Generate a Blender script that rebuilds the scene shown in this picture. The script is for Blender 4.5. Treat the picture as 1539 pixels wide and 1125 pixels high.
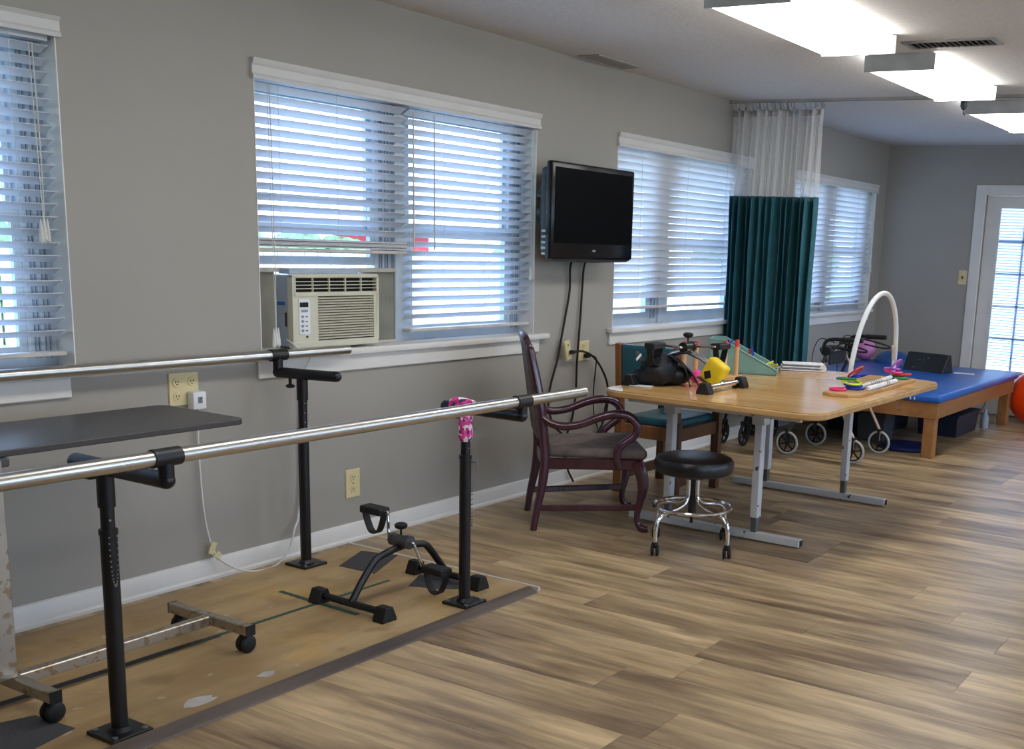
import bpy, bmesh, math, random
from mathutils import Vector, Matrix, Quaternion
random.seed(7)
PI = math.pi
C = bpy.context.scene.collection
for o in list(bpy.data.objects): bpy.data.objects.remove(o)

# ------------------------------------------------------------------ camera
CAMY, CAMZ = -3.86, 1.44
rx, ry, rz = 0.238108795, 0.514256621, 0.162747602
F_PX, CX, CY = 1697.34, 995.5, 722.3
Rm = (Matrix.Rotation(rz, 3, 'Z') @ Matrix.Rotation(ry, 3, 'Y') @ Matrix.Rotation(rx, 3, 'X')
      @ Matrix(((0, -1, 0), (0, 0, -1), (1, 0, 0))))
right, down, fwd = Rm[0], Rm[1], Rm[2]
cam_d = bpy.data.cameras.new('camera'); cam = bpy.data.objects.new('camera', cam_d); C.objects.link(cam)
m = Matrix((right, -down, -fwd)).transposed().to_4x4(); m.translation = (0, CAMY, CAMZ); cam.matrix_world = m
cam_d.sensor_fit = 'HORIZONTAL'; cam_d.sensor_width = 36; cam_d.lens = F_PX / 1539 * 36
cam_d.shift_x = -(CX - 769.5) / 1539; cam_d.shift_y = (CY - 562.5) / 1539
cam_d.clip_start = 0.05; cam_d.clip_end = 300
sc = bpy.context.scene; sc.camera = cam

# ------------------------------------------------------------------ world, sun, exposure
world = bpy.data.worlds.new('sky'); sc.world = world; world.use_nodes = True
wn = world.node_tree.nodes; wl = world.node_tree.links; wn.clear()
wo = wn.new('ShaderNodeOutputWorld'); wb = wn.new('ShaderNodeBackground')
tc = wn.new('ShaderNodeTexCoord'); sp = wn.new('ShaderNodeSeparateXYZ'); wr = wn.new('ShaderNodeValToRGB')
wl.new(tc.outputs['Generated'], sp.inputs[0]); wl.new(sp.outputs['Z'], wr.inputs[0])
wr.color_ramp.elements[0].position = 0.0; wr.color_ramp.elements[0].color = (0.85, 0.93, 1.0, 1)
wr.color_ramp.elements[1].position = 0.7; wr.color_ramp.elements[1].color = (0.36, 0.58, 1.0, 1)
wl.new(wr.outputs[0], wb.inputs[0]); wb.inputs[1].default_value = 7.0; wl.new(wb.outputs[0], wo.inputs[0])
sun_d = bpy.data.lights.new('sun', 'SUN'); sun_d.energy = 12.0; sun_d.angle = 0.01; sun_d.color = (1, .96, .9)
sun = bpy.data.objects.new('sun', sun_d); C.objects.link(sun)
sun.rotation_euler = Vector((0.25, 0.55, -1.0)).to_track_quat('-Z', 'Y').to_euler()   # shines over the roof into the yard
DIFFUSER_W = 9.0
sc.view_settings.view_transform = 'Standard'; sc.view_settings.look = 'None'
sc.view_settings.gamma = 1; sc.view_settings.use_curve_mapping = False; sc.view_settings.exposure = 0.0

# ------------------------------------------------------------------ materials
def lin(c):
    return tuple(((v/255)/12.92 if v/255 <= .04045 else ((v/255+.055)/1.055)**2.4) for v in c)
def mat(name, rgb, rough=.5, metal=0., var=.06, scale=8., bump=0., spec=.5, coat=0., aniso=None, detail=4):
    m = bpy.data.materials.new(name); m.use_nodes = True
    n, l = m.node_tree.nodes, m.node_tree.links; b = n['Principled BSDF']
    c = lin(rgb); t = n.new('ShaderNodeTexCoord'); mp = n.new('ShaderNodeMapping'); no = n.new('ShaderNodeTexNoise')
    l.new(t.outputs['Object'], mp.inputs[0]); l.new(mp.outputs[0], no.inputs['Vector'])
    if aniso: mp.inputs['Scale'].default_value = aniso
    no.inputs['Scale'].default_value = scale; no.inputs['Detail'].default_value = detail
    r = n.new('ShaderNodeValToRGB'); l.new(no.outputs['Fac'], r.inputs[0])
    r.color_ramp.elements[0].position = .3; r.color_ramp.elements[1].position = .7
    r.color_ramp.elements[0].color = tuple(max(0, v*(1-var*2.2)) for v in c) + (1,)
    r.color_ramp.elements[1].color = tuple(min(1, v*(1+var*2.2)) for v in c) + (1,)
    l.new(r.outputs[0], b.inputs['Base Color'])
    b.inputs['Roughness'].default_value = rough; b.inputs['Metallic'].default_value = metal
    b.inputs['Specular IOR Level'].default_value = spec; b.inputs['Coat Weight'].default_value = coat
    if bump:
        bp = n.new('ShaderNodeBump'); bp.inputs['Strength'].default_value = bump; bp.inputs['Distance'].default_value = .002
        l.new(no.outputs['Fac'], bp.inputs['Height']); l.new(bp.outputs[0], b.inputs['Normal'])
    return m
def trans(m, f):
    n, l = m.node_tree.nodes, m.node_tree.links; b = n['Principled BSDF']; o = n['Material Output']
    t = n.new('ShaderNodeBsdfTranslucent'); t.inputs[0].default_value = (.86, .88, .92, 1); x = n.new('ShaderNodeMixShader'); x.inputs[0].default_value = f
    l.new(b.outputs[0], x.inputs[1]); l.new(t.outputs[0], x.inputs[2]); l.new(x.outputs[0], o.inputs[0]); return m
def emit(name, rgb, s):
    m = bpy.data.materials.new(name); m.use_nodes = True; n, l = m.node_tree.nodes, m.node_tree.links
    b = n['Principled BSDF']; b.inputs['Base Color'].default_value = (.8, .8, .8, 1)
    b.inputs['Emission Color'].default_value = lin(rgb) + (1,); b.inputs['Emission Strength'].default_value = s
    return m
def wood(name, c1, c2, axis=0, rough=.35, scale=6, stretch=12, coat=0., per_obj=0., bump=.15, knots=False, fine=0.):
    m = bpy.data.materials.new(name); m.use_nodes = True; n, l = m.node_tree.nodes, m.node_tree.links; b = n['Principled BSDF']
    g = n.new('ShaderNodeNewGeometry'); oi = n.new('ShaderNodeObjectInfo')
    add = n.new('ShaderNodeVectorMath'); add.operation = 'MULTIPLY_ADD'
    cmb = n.new('ShaderNodeCombineXYZ')
    for i in range(3): l.new(oi.outputs['Random'], cmb.inputs[i])
    l.new(cmb.outputs[0], add.inputs[0]); add.inputs[1].default_value = (37, 53, 71); l.new(g.outputs['Position'], add.inputs[2])
    mp = n.new('ShaderNodeMapping'); s = [stretch, stretch, stretch]; s[axis] = 1.0; mp.inputs['Scale'].default_value = s
    l.new(add.outputs[0], mp.inputs[0])
    no = n.new('ShaderNodeTexNoise'); no.inputs['Scale'].default_value = scale/4; no.inputs['Detail'].default_value = 8; no.inputs['Roughness'].default_value = .62
    no.inputs['Distortion'].default_value = .6
    l.new(mp.outputs[0], no.inputs['Vector'])
    mp2 = n.new('ShaderNodeMapping'); s2 = [3.2, 3.2, 3.2]; s2[axis] = .8; mp2.inputs['Scale'].default_value = s2; l.new(add.outputs[0], mp2.inputs[0])
    no2 = n.new('ShaderNodeTexNoise'); no2.inputs['Scale'].default_value = 1.6; no2.inputs['Detail'].default_value = 3; l.new(mp2.outputs[0], no2.inputs['Vector'])
    mx = n.new('ShaderNodeMath'); mx.operation = 'MULTIPLY_ADD'; l.new(no2.outputs['Fac'], mx.inputs[0]); mx.inputs[1].default_value = .75; 
    sb = n.new('ShaderNodeMath'); sb.operation = 'MULTIPLY'; l.new(no.outputs['Fac'], sb.inputs[0]); sb.inputs[1].default_value = .75
    l.new(sb.outputs[0], mx.inputs[2])
    pr = n.new('ShaderNodeMath'); pr.operation = 'MULTIPLY_ADD'; l.new(oi.outputs['Random'], pr.inputs[0]); pr.inputs[1].default_value = per_obj; pr.inputs[2].default_value = -per_obj/2
    ad = n.new('ShaderNodeMath'); ad.operation = 'ADD'; l.new(mx.outputs[0], ad.inputs[0]); l.new(pr.outputs[0], ad.inputs[1])
    r = n.new('ShaderNodeValToRGB'); l.new(ad.outputs[0], r.inputs[0])
    r.color_ramp.elements[0].position = .52; r.color_ramp.elements[1].position = .98
    r.color_ramp.elements[0].color = lin(c2) + (1,); r.color_ramp.elements[1].color = lin(c1) + (1,)
    out = r.outputs[0]
    if knots:
        mp3 = n.new('ShaderNodeMapping'); s3 = [5.5, 5.5, 5.5]; s3[axis] = 2.0; mp3.inputs['Scale'].default_value = s3; l.new(add.outputs[0], mp3.inputs[0])
        vo = n.new('ShaderNodeTexVoronoi'); vo.inputs['Scale'].default_value = .8; l.new(mp3.outputs[0], vo.inputs['Vector'])
        kr = n.new('ShaderNodeValToRGB'); l.new(vo.outputs['Distance'], kr.inputs[0])
        kr.color_ramp.elements[0].position = .03; kr.color_ramp.elements[0].color = (.5, .45, .4, 1)
        kr.color_ramp.elements[1].position = .2; kr.color_ramp.elements[1].color = (1, 1, 1, 1)
        mm = n.new('ShaderNodeMixRGB'); mm.blend_type = 'MULTIPLY'; mm.inputs[0].default_value = .75
        l.new(out, mm.inputs[1]); l.new(kr.outputs[0], mm.inputs[2]); out = mm.outputs[0]
    if fine:
        mp4 = n.new('ShaderNodeMapping'); s4 = [60, 60, 60]; s4[axis] = 3.0; mp4.inputs['Scale'].default_value = s4; l.new(add.outputs[0], mp4.inputs[0])
        n4 = n.new('ShaderNodeTexNoise'); n4.inputs['Scale'].default_value = 1.3; n4.inputs['Detail'].default_value = 4; l.new(mp4.outputs[0], n4.inputs['Vector'])
        mp5 = n.new('ShaderNodeMapping'); s5 = [9, 9, 9]; s5[axis] = 1.1; mp5.inputs['Scale'].default_value = s5; l.new(add.outputs[0], mp5.inputs[0])
        wv = n.new('ShaderNodeTexWave'); wv.wave_type = 'RINGS'; wv.inputs['Scale'].default_value = 1.1; wv.inputs['Distortion'].default_value = 7; wv.inputs['Detail'].default_value = 3; wv.inputs['Detail Scale'].default_value = 1.2; l.new(mp5.outputs[0], wv.inputs['Vector'])
        av = n.new('ShaderNodeMath'); av.operation = 'MULTIPLY_ADD'; l.new(wv.outputs['Fac'], av.inputs[0]); av.inputs[1].default_value = .45; l.new(n4.outputs['Fac'], av.inputs[2])
        r4 = n.new('ShaderNodeValToRGB'); r4.color_ramp.elements[0].position = .45; r4.color_ramp.elements[1].position = .95
        d = 1-fine; r4.color_ramp.elements[0].color = (d, d, d, 1); r4.color_ramp.elements[1].color = (1.08, 1.08, 1.08, 1); l.new(av.outputs[0], r4.inputs[0])
        m4 = n.new('ShaderNodeMixRGB'); m4.blend_type = 'MULTIPLY'; m4.inputs[0].default_value = 1; l.new(out, m4.inputs[1]); l.new(r4.outputs[0], m4.inputs[2]); out = m4.outputs[0]
    l.new(out, b.inputs['Base Color'])
    b.inputs['Roughness'].default_value = rough; b.inputs['Coat Weight'].default_value = coat; b.inputs['Coat Roughness'].default_value = .12
    if bump:
        bp = n.new('ShaderNodeBump'); bp.inputs['Strength'].default_value = bump; bp.inputs['Distance'].default_value = .0015
        l.new(no.outputs['Fac'], bp.inputs['Height']); l.new(bp.outputs[0], b.inputs['Normal'])
    return m
def glass(name, tint=(235, 245, 255), refl=.08):
    m = bpy.data.materials.new(name); m.use_nodes = True; n, l = m.node_tree.nodes, m.node_tree.links; n.clear()
    o = n.new('ShaderNodeOutputMaterial'); t = n.new('ShaderNodeBsdfTransparent'); g = n.new('ShaderNodeBsdfGlossy'); x = n.new('ShaderNodeMixShader')
    t.inputs[0].default_value = lin(tint) + (1,); g.inputs['Roughness'].default_value = .02; x.inputs[0].default_value = refl
    l.new(t.outputs[0], x.inputs[1]); l.new(g.outputs[0], x.inputs[2]); l.new(x.outputs[0], o.inputs[0]); return m
def chips(name, base, chip, amount=.62, scale=30, rough=.45, metal=0., aniso=(1, 1, 1)):
    m = mat(name, base, rough, metal, .03); n, l = m.node_tree.nodes, m.node_tree.links; b = n['Principled BSDF']
    src = b.inputs['Base Color'].links[0].from_socket
    t = n.new('ShaderNodeTexCoord'); mp = n.new('ShaderNodeMapping'); mp.inputs['Scale'].default_value = aniso
    no = n.new('ShaderNodeTexNoise'); no.inputs['Scale'].default_value = scale; no.inputs['Detail'].default_value = 5
    l.new(t.outputs['Object'], mp.inputs[0]); l.new(mp.outputs[0], no.inputs['Vector'])
    r = n.new('ShaderNodeValToRGB'); r.color_ramp.elements[0].position = amount; r.color_ramp.elements[1].position = amount+.03
    l.new(no.outputs['Fac'], r.inputs[0]); x = n.new('ShaderNodeMixRGB'); l.new(r.outputs[0], x.inputs[0]); l.new(src, x.inputs[1])
    x.inputs[2].default_value = lin(chip) + (1,); l.new(x.outputs[0], b.inputs['Base Color']); return m
def net(name):
    m = bpy.data.materials.new(name); m.use_nodes = True; n, l = m.node_tree.nodes, m.node_tree.links; b = n['Principled BSDF']
    b.inputs['Base Color'].default_value = (.75, .75, .75, 1); b.inputs['Roughness'].default_value = .8
    t = n.new('ShaderNodeTexCoord'); s = n.new('ShaderNodeSeparateXYZ'); l.new(t.outputs['UV'], s.inputs[0])
    def stripe(o, k):
        a = n.new('ShaderNodeMath'); a.operation = 'MULTIPLY'; a.inputs[1].default_value = k; l.new(o, a.inputs[0])
        f = n.new('ShaderNodeMath'); f.operation = 'FRACT'; l.new(a.outputs[0], f.inputs[0])
        g = n.new('ShaderNodeMath'); g.operation = 'LESS_THAN'; g.inputs[1].default_value = .2; l.new(f.outputs[0], g.inputs[0]); return g.outputs[0]
    mx = n.new('ShaderNodeMath'); mx.operation = 'MAXIMUM'; l.new(stripe(s.outputs[0], 260), mx.inputs[0]); l.new(stripe(s.outputs[1], 90), mx.inputs[1])
    tr = n.new('ShaderNodeBsdfTransparent'); x = n.new('ShaderNodeMixShader'); l.new(mx.outputs[0], x.inputs[0]); l.new(tr.outputs[0], x.inputs[1])
    l.new(b.outputs[0], x.inputs[2]); l.new(x.outputs[0], n['Material Output'].inputs[0]); return m
def checker(name, cols, scale):
    m = bpy.data.materials.new(name); m.use_nodes = True; n, l = m.node_tree.nodes, m.node_tree.links; b = n['Principled BSDF']
    t = n.new('ShaderNodeTexCoord'); v = n.new('ShaderNodeTexVoronoi'); v.distance = 'MANHATTAN'; v.inputs['Scale'].default_value = scale
    l.new(t.outputs['Object'], v.inputs['Vector']); s = n.new('ShaderNodeSeparateColor'); l.new(v.outputs['Color'], s.inputs[0])
    r = n.new('ShaderNodeValToRGB'); r.color_ramp.interpolation = 'CONSTANT'
    for i, c in enumerate(cols):
        e = r.color_ramp.elements[i] if i < 2 else r.color_ramp.elements.new(i/len(cols))
        e.position = i/len(cols); e.color = lin(c) + (1,)
    l.new(s.outputs[0], r.inputs[0]); l.new(r.outputs[0], b.inputs['Base Color']); b.inputs['Roughness'].default_value = .8; return m

M = dict(
    wall=mat('wall_paint', (160, 155, 147), .6, 0, .015, 1.2, .05), ceil=mat('ceiling_texture', (208, 206, 203), .9, 0, .03, 45, .9),
    white=mat('white_trim_paint', (222, 219, 214), .45, 0, .02, 4), frame=mat('window_frame_metal', (176, 188, 200), .4, .2, .03),
    seal=mat('window_seal', (142, 152, 166), .6), slat=trans(mat('blind_slat', (230, 231, 234), .45, 0, .015, 5), .3), valance=mat('valance_white', (208, 206, 204), .5, 0, .015),
    cord=mat('blind_cord', (205, 205, 200), .8), slatdirty=mat('blind_bottom_rail', (196, 190, 184), .5, 0, .05, 12),
    steel=mat('brushed_steel', (196, 194, 190), .28, 1., .05, 10, .05, aniso=(1, 30, 30)), chrome=mat('chrome', (215, 215, 218), .12, 1., .03),
    worn=chips('worn_chrome', (178, 170, 158), (156, 138, 116), .56, 34, .34, .8), black=mat('black_paint', (13, 15, 21), .34, 0, .06, 14),
    rubber=mat('black_rubber', (15, 15, 17), .6, 0, .08, 20, .1), plastic=mat('black_plastic', (18, 19, 23), .45, 0, .05, 20),
    bolt=mat('bolt_metal', (150, 150, 150), .4, .9), laminate=mat('charcoal_laminate', (64, 62, 64), .35, 0, .05, 90, .05),
    ply=None, tape=mat('green_tape', (44, 78, 66), .6, 0, .1, 25), darktape=mat('black_tape', (56, 60, 60), .6, 0, .1, 25), grip=mat('anti_slip_grip', (62, 62, 66), .9, 0, .1, 160, .3),
    border=wood('dark_reducer_wood', (112, 98, 88), (66, 56, 50), 0, .5), purple=wood('purple_stained_wood', (78, 36, 54), (50, 24, 36), 2, .22, coat=.5, bump=.02),
    seatfab=mat('grey_brown_fabric', (104, 94, 90), .8, 0, .12, 24, .3), vinyl=mat('black_vinyl', (15, 16, 22), .33, 0, .05, 8),
    tabletop=wood('oak_laminate', (222, 180, 118), (186, 138, 82), 1, .22, 7, 14, .3, bump=.02, fine=.12), edge=wood('oak_edge_band', (208, 168, 112), (172, 126, 76), 1, .4),
    legwhite=chips('chipped_white_metal', (196, 198, 200), (70, 66, 62), .66, 26), legsteel=mat('grey_leg_metal', (110, 116, 122), .4, .7),
    oak=wood('honey_oak_frame', (150, 96, 52), (112, 66, 34), 2, .4), oakbed=wood('bed_frame_wood', (176, 124, 74), (140, 92, 52), 0, .4), dark_wood=wood('dark_oak_frame', (104, 66, 40), (74, 44, 26), 2, .4),
    teal=mat('teal_vinyl', (26, 84, 96), .35, 0, .06, 9), curtain=mat('teal_curtain_cloth', (36, 94, 106), .75, 0, .05, 30, .1), net=net('white_mesh'),
    hem=mat('white_mesh_heading', (205, 205, 205), .8), track=mat('track_metal', (176, 174, 172), .4, .5),
    tv=mat('tv_gloss_black', (10, 11, 15), .2, 0, .02, 4, spec=.3), screen=mat('tv_screen_glass', (5, 7, 12), .22, 0, .02, 4, spec=.06),
    bed=mat('blue_vinyl', (30, 92, 180), .32, 0, .05, 6), bedball=mat('navy_blue_rubber', (34, 78, 140), .4, 0, .05), pinkball=mat('pink_rubber', (214, 134, 190), .45, 0, .04),
    orange=mat('orange_rubber', (255, 70, 8), .3, 0, .04), hotpink=mat('hot_pink_foam', (240, 80, 160), .6, 0, .04),
    yellow=mat('yellow_nylon', (230, 196, 20), .5, 0, .06, 14, .2), tray=mat('sea_green_plastic', (120, 158, 150), .45, 0, .05),
    redp=mat('red_plastic', (200, 44, 44), .4), bluep=mat('blue_plastic', (30, 60, 180), .4), greenp=mat('green_plastic', (20, 120, 70), .4),
    lime=mat('lime_plastic', (210, 240, 40), .4), pinkp=mat('pink_plastic', (236, 40, 120), .4), purp=mat('lilac_plastic', (170, 90, 200), .4), yellowp=mat('yellow_plastic', (236, 214, 30), .4),
    pegwood=wood('pine_dowel', (228, 186, 134), (204, 156, 100), 2, .5), paint_red=mat('red_paint', (206, 64, 52), .5),
    paper=mat('paper_white', (226, 226, 228), .8, 0, .04, 40), print=mat('printed_grey', (120, 122, 128), .8, 0, .2, 90),
    ivory=mat('ivory_plastic', (216, 202, 156), .45, 0, .03), slot=mat('socket_slot', (60, 50, 40), .7), whitep=mat('white_plastic', (226, 228, 230), .4, 0, .02),
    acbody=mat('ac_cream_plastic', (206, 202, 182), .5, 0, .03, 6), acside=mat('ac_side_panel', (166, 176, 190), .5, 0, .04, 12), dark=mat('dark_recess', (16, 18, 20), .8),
    accordion=mat('accordion_panel', (176, 174, 162), .6, 0, .06, 12), acblue=mat('blue_sticker', (40, 110, 190), .6),
    diffuser=emit('light_diffuser', (255, 254, 250), DIFFUSER_W), lamp=mat('lamp_housing', (196, 198, 200), .5), vent=mat('vent_metal', (158, 156, 152), .5, .2),
    glass=glass('window_glass'), netfoam=mat('navy_foam', (30, 40, 84), .7), bagcloth=mat('black_nylon', (14, 17, 26), .6, 0, .15, 30, .3), tire=mat('grey_tyre', (170, 172, 172), .6),
    greytube=mat('grey_tube_paint', (84, 84, 88), .35, .6), tanp=mat('champagne_tube', (190, 172, 158), .3, .7),
    wire=mat('white_wire', (214, 214, 212), .5), plaid=checker('plaid_cloth', [(232, 70, 160), (240, 225, 235), (60, 50, 86), (196, 40, 120)], 60),
    grass=mat('grass_ground', (104, 138, 66), .9, 0, .2, 3), drive=mat('concrete_drive', (190, 188, 180), .9, 0, .08, 2), hedge=mat('hedge_leaf', (96, 128, 84), .8, 0, .35, 9, .6),
    fence=mat('fence_white', (228, 228, 226), .7, 0, .04), shed=mat('shed_red', (190, 50, 62), .7, 0, .06), siding=mat('house_siding', (196, 200, 206), .7, 0, .04), shingle=mat('roof_shingle', (96, 96, 102), .9, 0, .2, 12),
    screw=mat('screw_head', (140, 136, 120), .4, .8), bluebox=mat('storage_navy', (28, 36, 58), .5), greybox=mat('storage_grey', (70, 74, 82), .6), pad=mat('navy_pad', (24, 34, 92), .5),
)
# plywood with its own stains and paint scuffs
def ply_mat():
    m = wood('plywood_sheet', (190, 162, 118), (138, 110, 72), 0, .55, 5, 4, bump=.1)
    n, l = m.node_tree.nodes, m.node_tree.links; b = n['Principled BSDF']; src = b.inputs['Base Color'].links[0].from_socket
    g = n.new('ShaderNodeNewGeometry')
    def layer(src, scale, pos, w, col, amt):
        no = n.new('ShaderNodeTexNoise'); no.inputs['Scale'].default_value = scale; no.inputs['Detail'].default_value = 6; l.new(g.outputs['Position'], no.inputs['Vector'])
        r = n.new('ShaderNodeValToRGB'); r.color_ramp.elements[0].position = pos; r.color_ramp.elements[1].position = pos+w
        r.color_ramp.elements[1].color = (amt, amt, amt, 1)
        l.new(no.outputs['Fac'], r.inputs[0]); x = n.new('ShaderNodeMixRGB'); l.new(r.outputs[0], x.inputs[0]); l.new(src, x.inputs[1]); x.inputs[2].default_value = lin(col)+(1,)
        l.new(x.outputs[0], b.inputs['Base Color']); return x.outputs[0]
    s = layer(src, 1.7, .5, .15, (136, 108, 72), .6)
    s = layer(s, 2.9, .56, .1, (196, 158, 88), .5)
    s = layer(s, 5.5, .58, .1, (118, 92, 60), .5)
    s = layer(s, 13, .68, .03, (206, 196, 178), .4)
    return m
M['ply'] = ply_mat()
PLANK = wood('oak_vinyl_plank', (206, 178, 136), (112, 88, 62), 1, .36, 7, 9, per_obj=.16, bump=.25, knots=True, fine=.3)

# ------------------------------------------------------------------ mesh builder
class B:
    def __init__(s): s.bm = bmesh.new()
    def _new(s, vs, R, loc):
        for v in vs: v.co = (R @ v.co) + Vector(loc)
    def box(s, c, d, rot=None, bev=0, seg=1):
        r = bmesh.ops.create_cube(s.bm, size=1); vs = r['verts']
        for v in vs: v.co = Vector((v.co.x*d[0], v.co.y*d[1], v.co.z*d[2]))
        if bev:
            es = list({e for v in vs for e in v.link_edges})
            q = bmesh.ops.bevel(s.bm, geom=es, offset=bev, segments=seg, affect='EDGES', profile=.5)
            vs = list({v for f in q['faces'] for v in f.verts} | {v for v in vs if v.is_valid})
            fs = {f for v in vs for f in v.link_faces}; vs = list({v for f in fs for v in f.verts})
        R = rot if rot is not None else Matrix.Identity(3)
        s._new(vs, R, c); return s
    def b2(s, a, b, **k):
        return s.box(((a[0]+b[0])/2, (a[1]+b[1])/2, (a[2]+b[2])/2), (abs(b[0]-a[0]), abs(b[1]-a[1]), abs(b[2]-a[2])), **k)
    def bar(s, p, q, w, h, up=(0, 0, 1), bev=0):
        p, q = Vector(p), Vector(q); d = (q-p); L = d.length; x = d.normalized(); u = Vector(up)
        y = u.cross(x).normalized(); z = x.cross(y)
        R = Matrix((x, y, z)).transposed()
        return s.box((p+q)/2, (L, w, h), rot=R, bev=bev)
    def tube(s, pts, r, seg=10, closed=False, smooth=0, cap=True, flat=None):
        pts = [Vector(p) for p in pts]; n = len(pts); rs = r if isinstance(r, (list, tuple)) else [r]*n
        if smooth:
            np_, nr = [], []
            rng = range(n if closed else n-1)
            for i in rng:
                p0, p1, p2, p3 = (pts[(i-1) % n] if closed or i > 0 else pts[0]*2-pts[1]), pts[i], pts[(i+1) % n], (pts[(i+2) % n] if closed or i+2 < n else pts[-1]*2-pts[-2])
                for k in range(smooth):
                    t = k/smooth
                    np_.append(.5*((2*p1)+(-p0+p2)*t+(2*p0-5*p1+4*p2-p3)*t*t+(-p0+3*p1-3*p2+p3)*t**3)); nr.append(rs[i]*(1-t)+rs[(i+1) % n]*t)
            if not closed: np_.append(pts[-1]); nr.append(rs[-1])
            pts, rs, n = np_, nr, len(np_)
        tg = []
        for i in range(n):
            a = pts[(i-1) % n] if closed or i > 0 else pts[i]; b = pts[(i+1) % n] if closed or i < n-1 else pts[i]
            tg.append((b-a).normalized())
        u = tg[0].orthogonal().normalized()
        if abs(tg[0].z) < .9: u = (Vector((0, 0, 1)) - tg[0]*tg[0].z).normalized()
        rings = []
        for i in range(n):
            if i: 
                q = tg[i-1].rotation_difference(tg[i]); u = (q @ u); u = (u - tg[i]*u.dot(tg[i])).normalized()
            v = tg[i].cross(u); fl = flat if flat else 1
            rings.append([s.bm.verts.new(pts[i]+(u*math.cos(2*PI*k/seg)*fl+v*math.sin(2*PI*k/seg))*rs[i]) for k in range(seg)])
        for i in range(n if closed else n-1):
            a, b = rings[i], rings[(i+1) % n]
            for k in range(seg): s.bm.faces.new((a[k], a[(k+1) % seg], b[(k+1) % seg], b[k]))
        if cap and not closed:
            s.bm.faces.new(rings[0][::-1]); s.bm.faces.new(rings[-1])
        return s
    def cyl(s, p, q, r, r2=None, seg=16): return s.tube([p, q], [r, r if r2 is None else r2], seg)
    def lathe(s, prof, c=(0, 0, 0), axis=(0, 0, 1), seg=24):
        q = Vector((0, 0, 1)).rotation_difference(Vector(axis)); c = Vector(c); rings = []
        for (r, z) in prof:
            if r < 1e-6: rings.append([s.bm.verts.new(c+q @ Vector((0, 0, z)))])
            else: rings.append([s.bm.verts.new(c+q @ Vector((r*math.cos(2*PI*k/seg), r*math.sin(2*PI*k/seg), z))) for k in range(seg)])
        for a, b in zip(rings, rings[1:]):
            for k in range(seg):
                f = []
                for x in ((a, k), (a, k+1), (b, k+1), (b, k)):
                    v = x[0][0] if len(x[0]) == 1 else x[0][x[1] % seg]
                    if v not in f: f.append(v)
                if len(f) > 2: s.bm.faces.new(f)
        if len(rings[0]) > 1: s.bm.faces.new(rings[0][::-1])
        if len(rings[-1]) > 1: s.bm.faces.new(rings[-1])
        return s
    def sphere(s, c, r, seg=24, sc=(1, 1, 1)):
        n = seg//2; prof = [(r*math.sin(PI*i/n), -r*math.cos(PI*i/n)) for i in range(n+1)]
        k = len(s.bm.verts); s.lathe([(max(a, 0) if 0 < i < n else 0, z) for i, (a, z) in enumerate(prof)], (0, 0, 0), seg=seg)
        s.bm.verts.ensure_lookup_table()
        for v in s.bm.verts[k:]: v.co = Vector((v.co.x*sc[0], v.co.y*sc[1], v.co.z*sc[2]))+Vector(c)
        return s
    def prism(s, poly, z0, z1, plane='xy', bev=0):
        def P(a, b, h): return {'xy': (a, b, h), 'xz': (a, h, b), 'yz': (h, a, b)}[plane]
        lo = [s.bm.verts.new(P(a, b, z0)) for a, b in poly]; hi = [s.bm.verts.new(P(a, b, z1)) for a, b in poly]; n = len(poly)
        s.bm.faces.new(lo[::-1]); s.bm.faces.new(hi)
        for i in range(n): s.bm.faces.new((lo[i], lo[(i+1) % n], hi[(i+1) % n], hi[i]))
        return s
    def quad(s, *p):
        s.bm.faces.new([s.bm.verts.new(x) for x in p]); return s
    def hull(s, pts):
        vs = [s.bm.verts.new(p) for p in pts]; bmesh.ops.convex_hull(s.bm, input=vs); return s

ROOTM = {}
def root_of(o):
    while o.parent: o = o.parent
    return o
def obj(name, b, m, parent=None, local=False, angle=35, sub=0, bevel=0):
    bmesh.ops.recalc_face_normals(b.bm, faces=b.bm.faces)
    if parent is not None and not local:
        inv = ROOTM[root_of(parent).name].inverted()
        b.bm.transform(inv)
    me = bpy.data.meshes.new(name); b.bm.to_mesh(me); b.bm.free()
    for p in me.polygons: p.use_smooth = True
    me.set_sharp_from_angle(angle=math.radians(angle)); me.materials.append(M[m] if isinstance(m, str) else m)
    o = bpy.data.objects.new(name, me); C.objects.link(o)
    if parent is not None: o.parent = parent
    else: ROOTM[o.name] = Matrix.Identity(4)
    if bevel:
        md = o.modifiers.new('bevel', 'BEVEL'); md.width = bevel; md.segments = 2; md.limit_method = 'ANGLE'
    if sub:
        md = o.modifiers.new('sub', 'SUBSURF'); md.levels = sub; md.render_levels = sub
    return o
def thing(name, label, cat, loc=(0, 0, 0), rotz=0., group=None):
    o = bpy.data.objects.new(name, None); C.objects.link(o); o.location = loc; o.rotation_euler = (0, 0, rotz)
    o.empty_display_size = .1
    ROOTM[o.name] = Matrix.Translation(loc) @ Matrix.Rotation(rotz, 4, 'Z'); o['label'] = label; o['category'] = cat
    if group: o['group'] = group
    return o
def tag(o, label, cat, group=None):
    o['label'] = label; o['category'] = cat
    if group: o['group'] = group
    return o
def struct(name, b, m, parent=None, **k):
    o = obj(name, b, m, parent, **k)
    if parent is None: o['kind'] = 'structure'
    return o
def sroot(name, loc=(0, 0, 0)):
    o = bpy.data.objects.new(name, None); C.objects.link(o); o.location = loc; ROOTM[o.name] = Matrix.Translation(loc); o['kind'] = 'structure'
    o.empty_display_size = .1; return o
def dupmesh(o, loc, parent):
    c = o.copy(); C.objects.link(c); c.parent = parent; c.location = loc; return c
def rot(ax, deg): return Matrix.Rotation(math.radians(deg), 3, ax)

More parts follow.
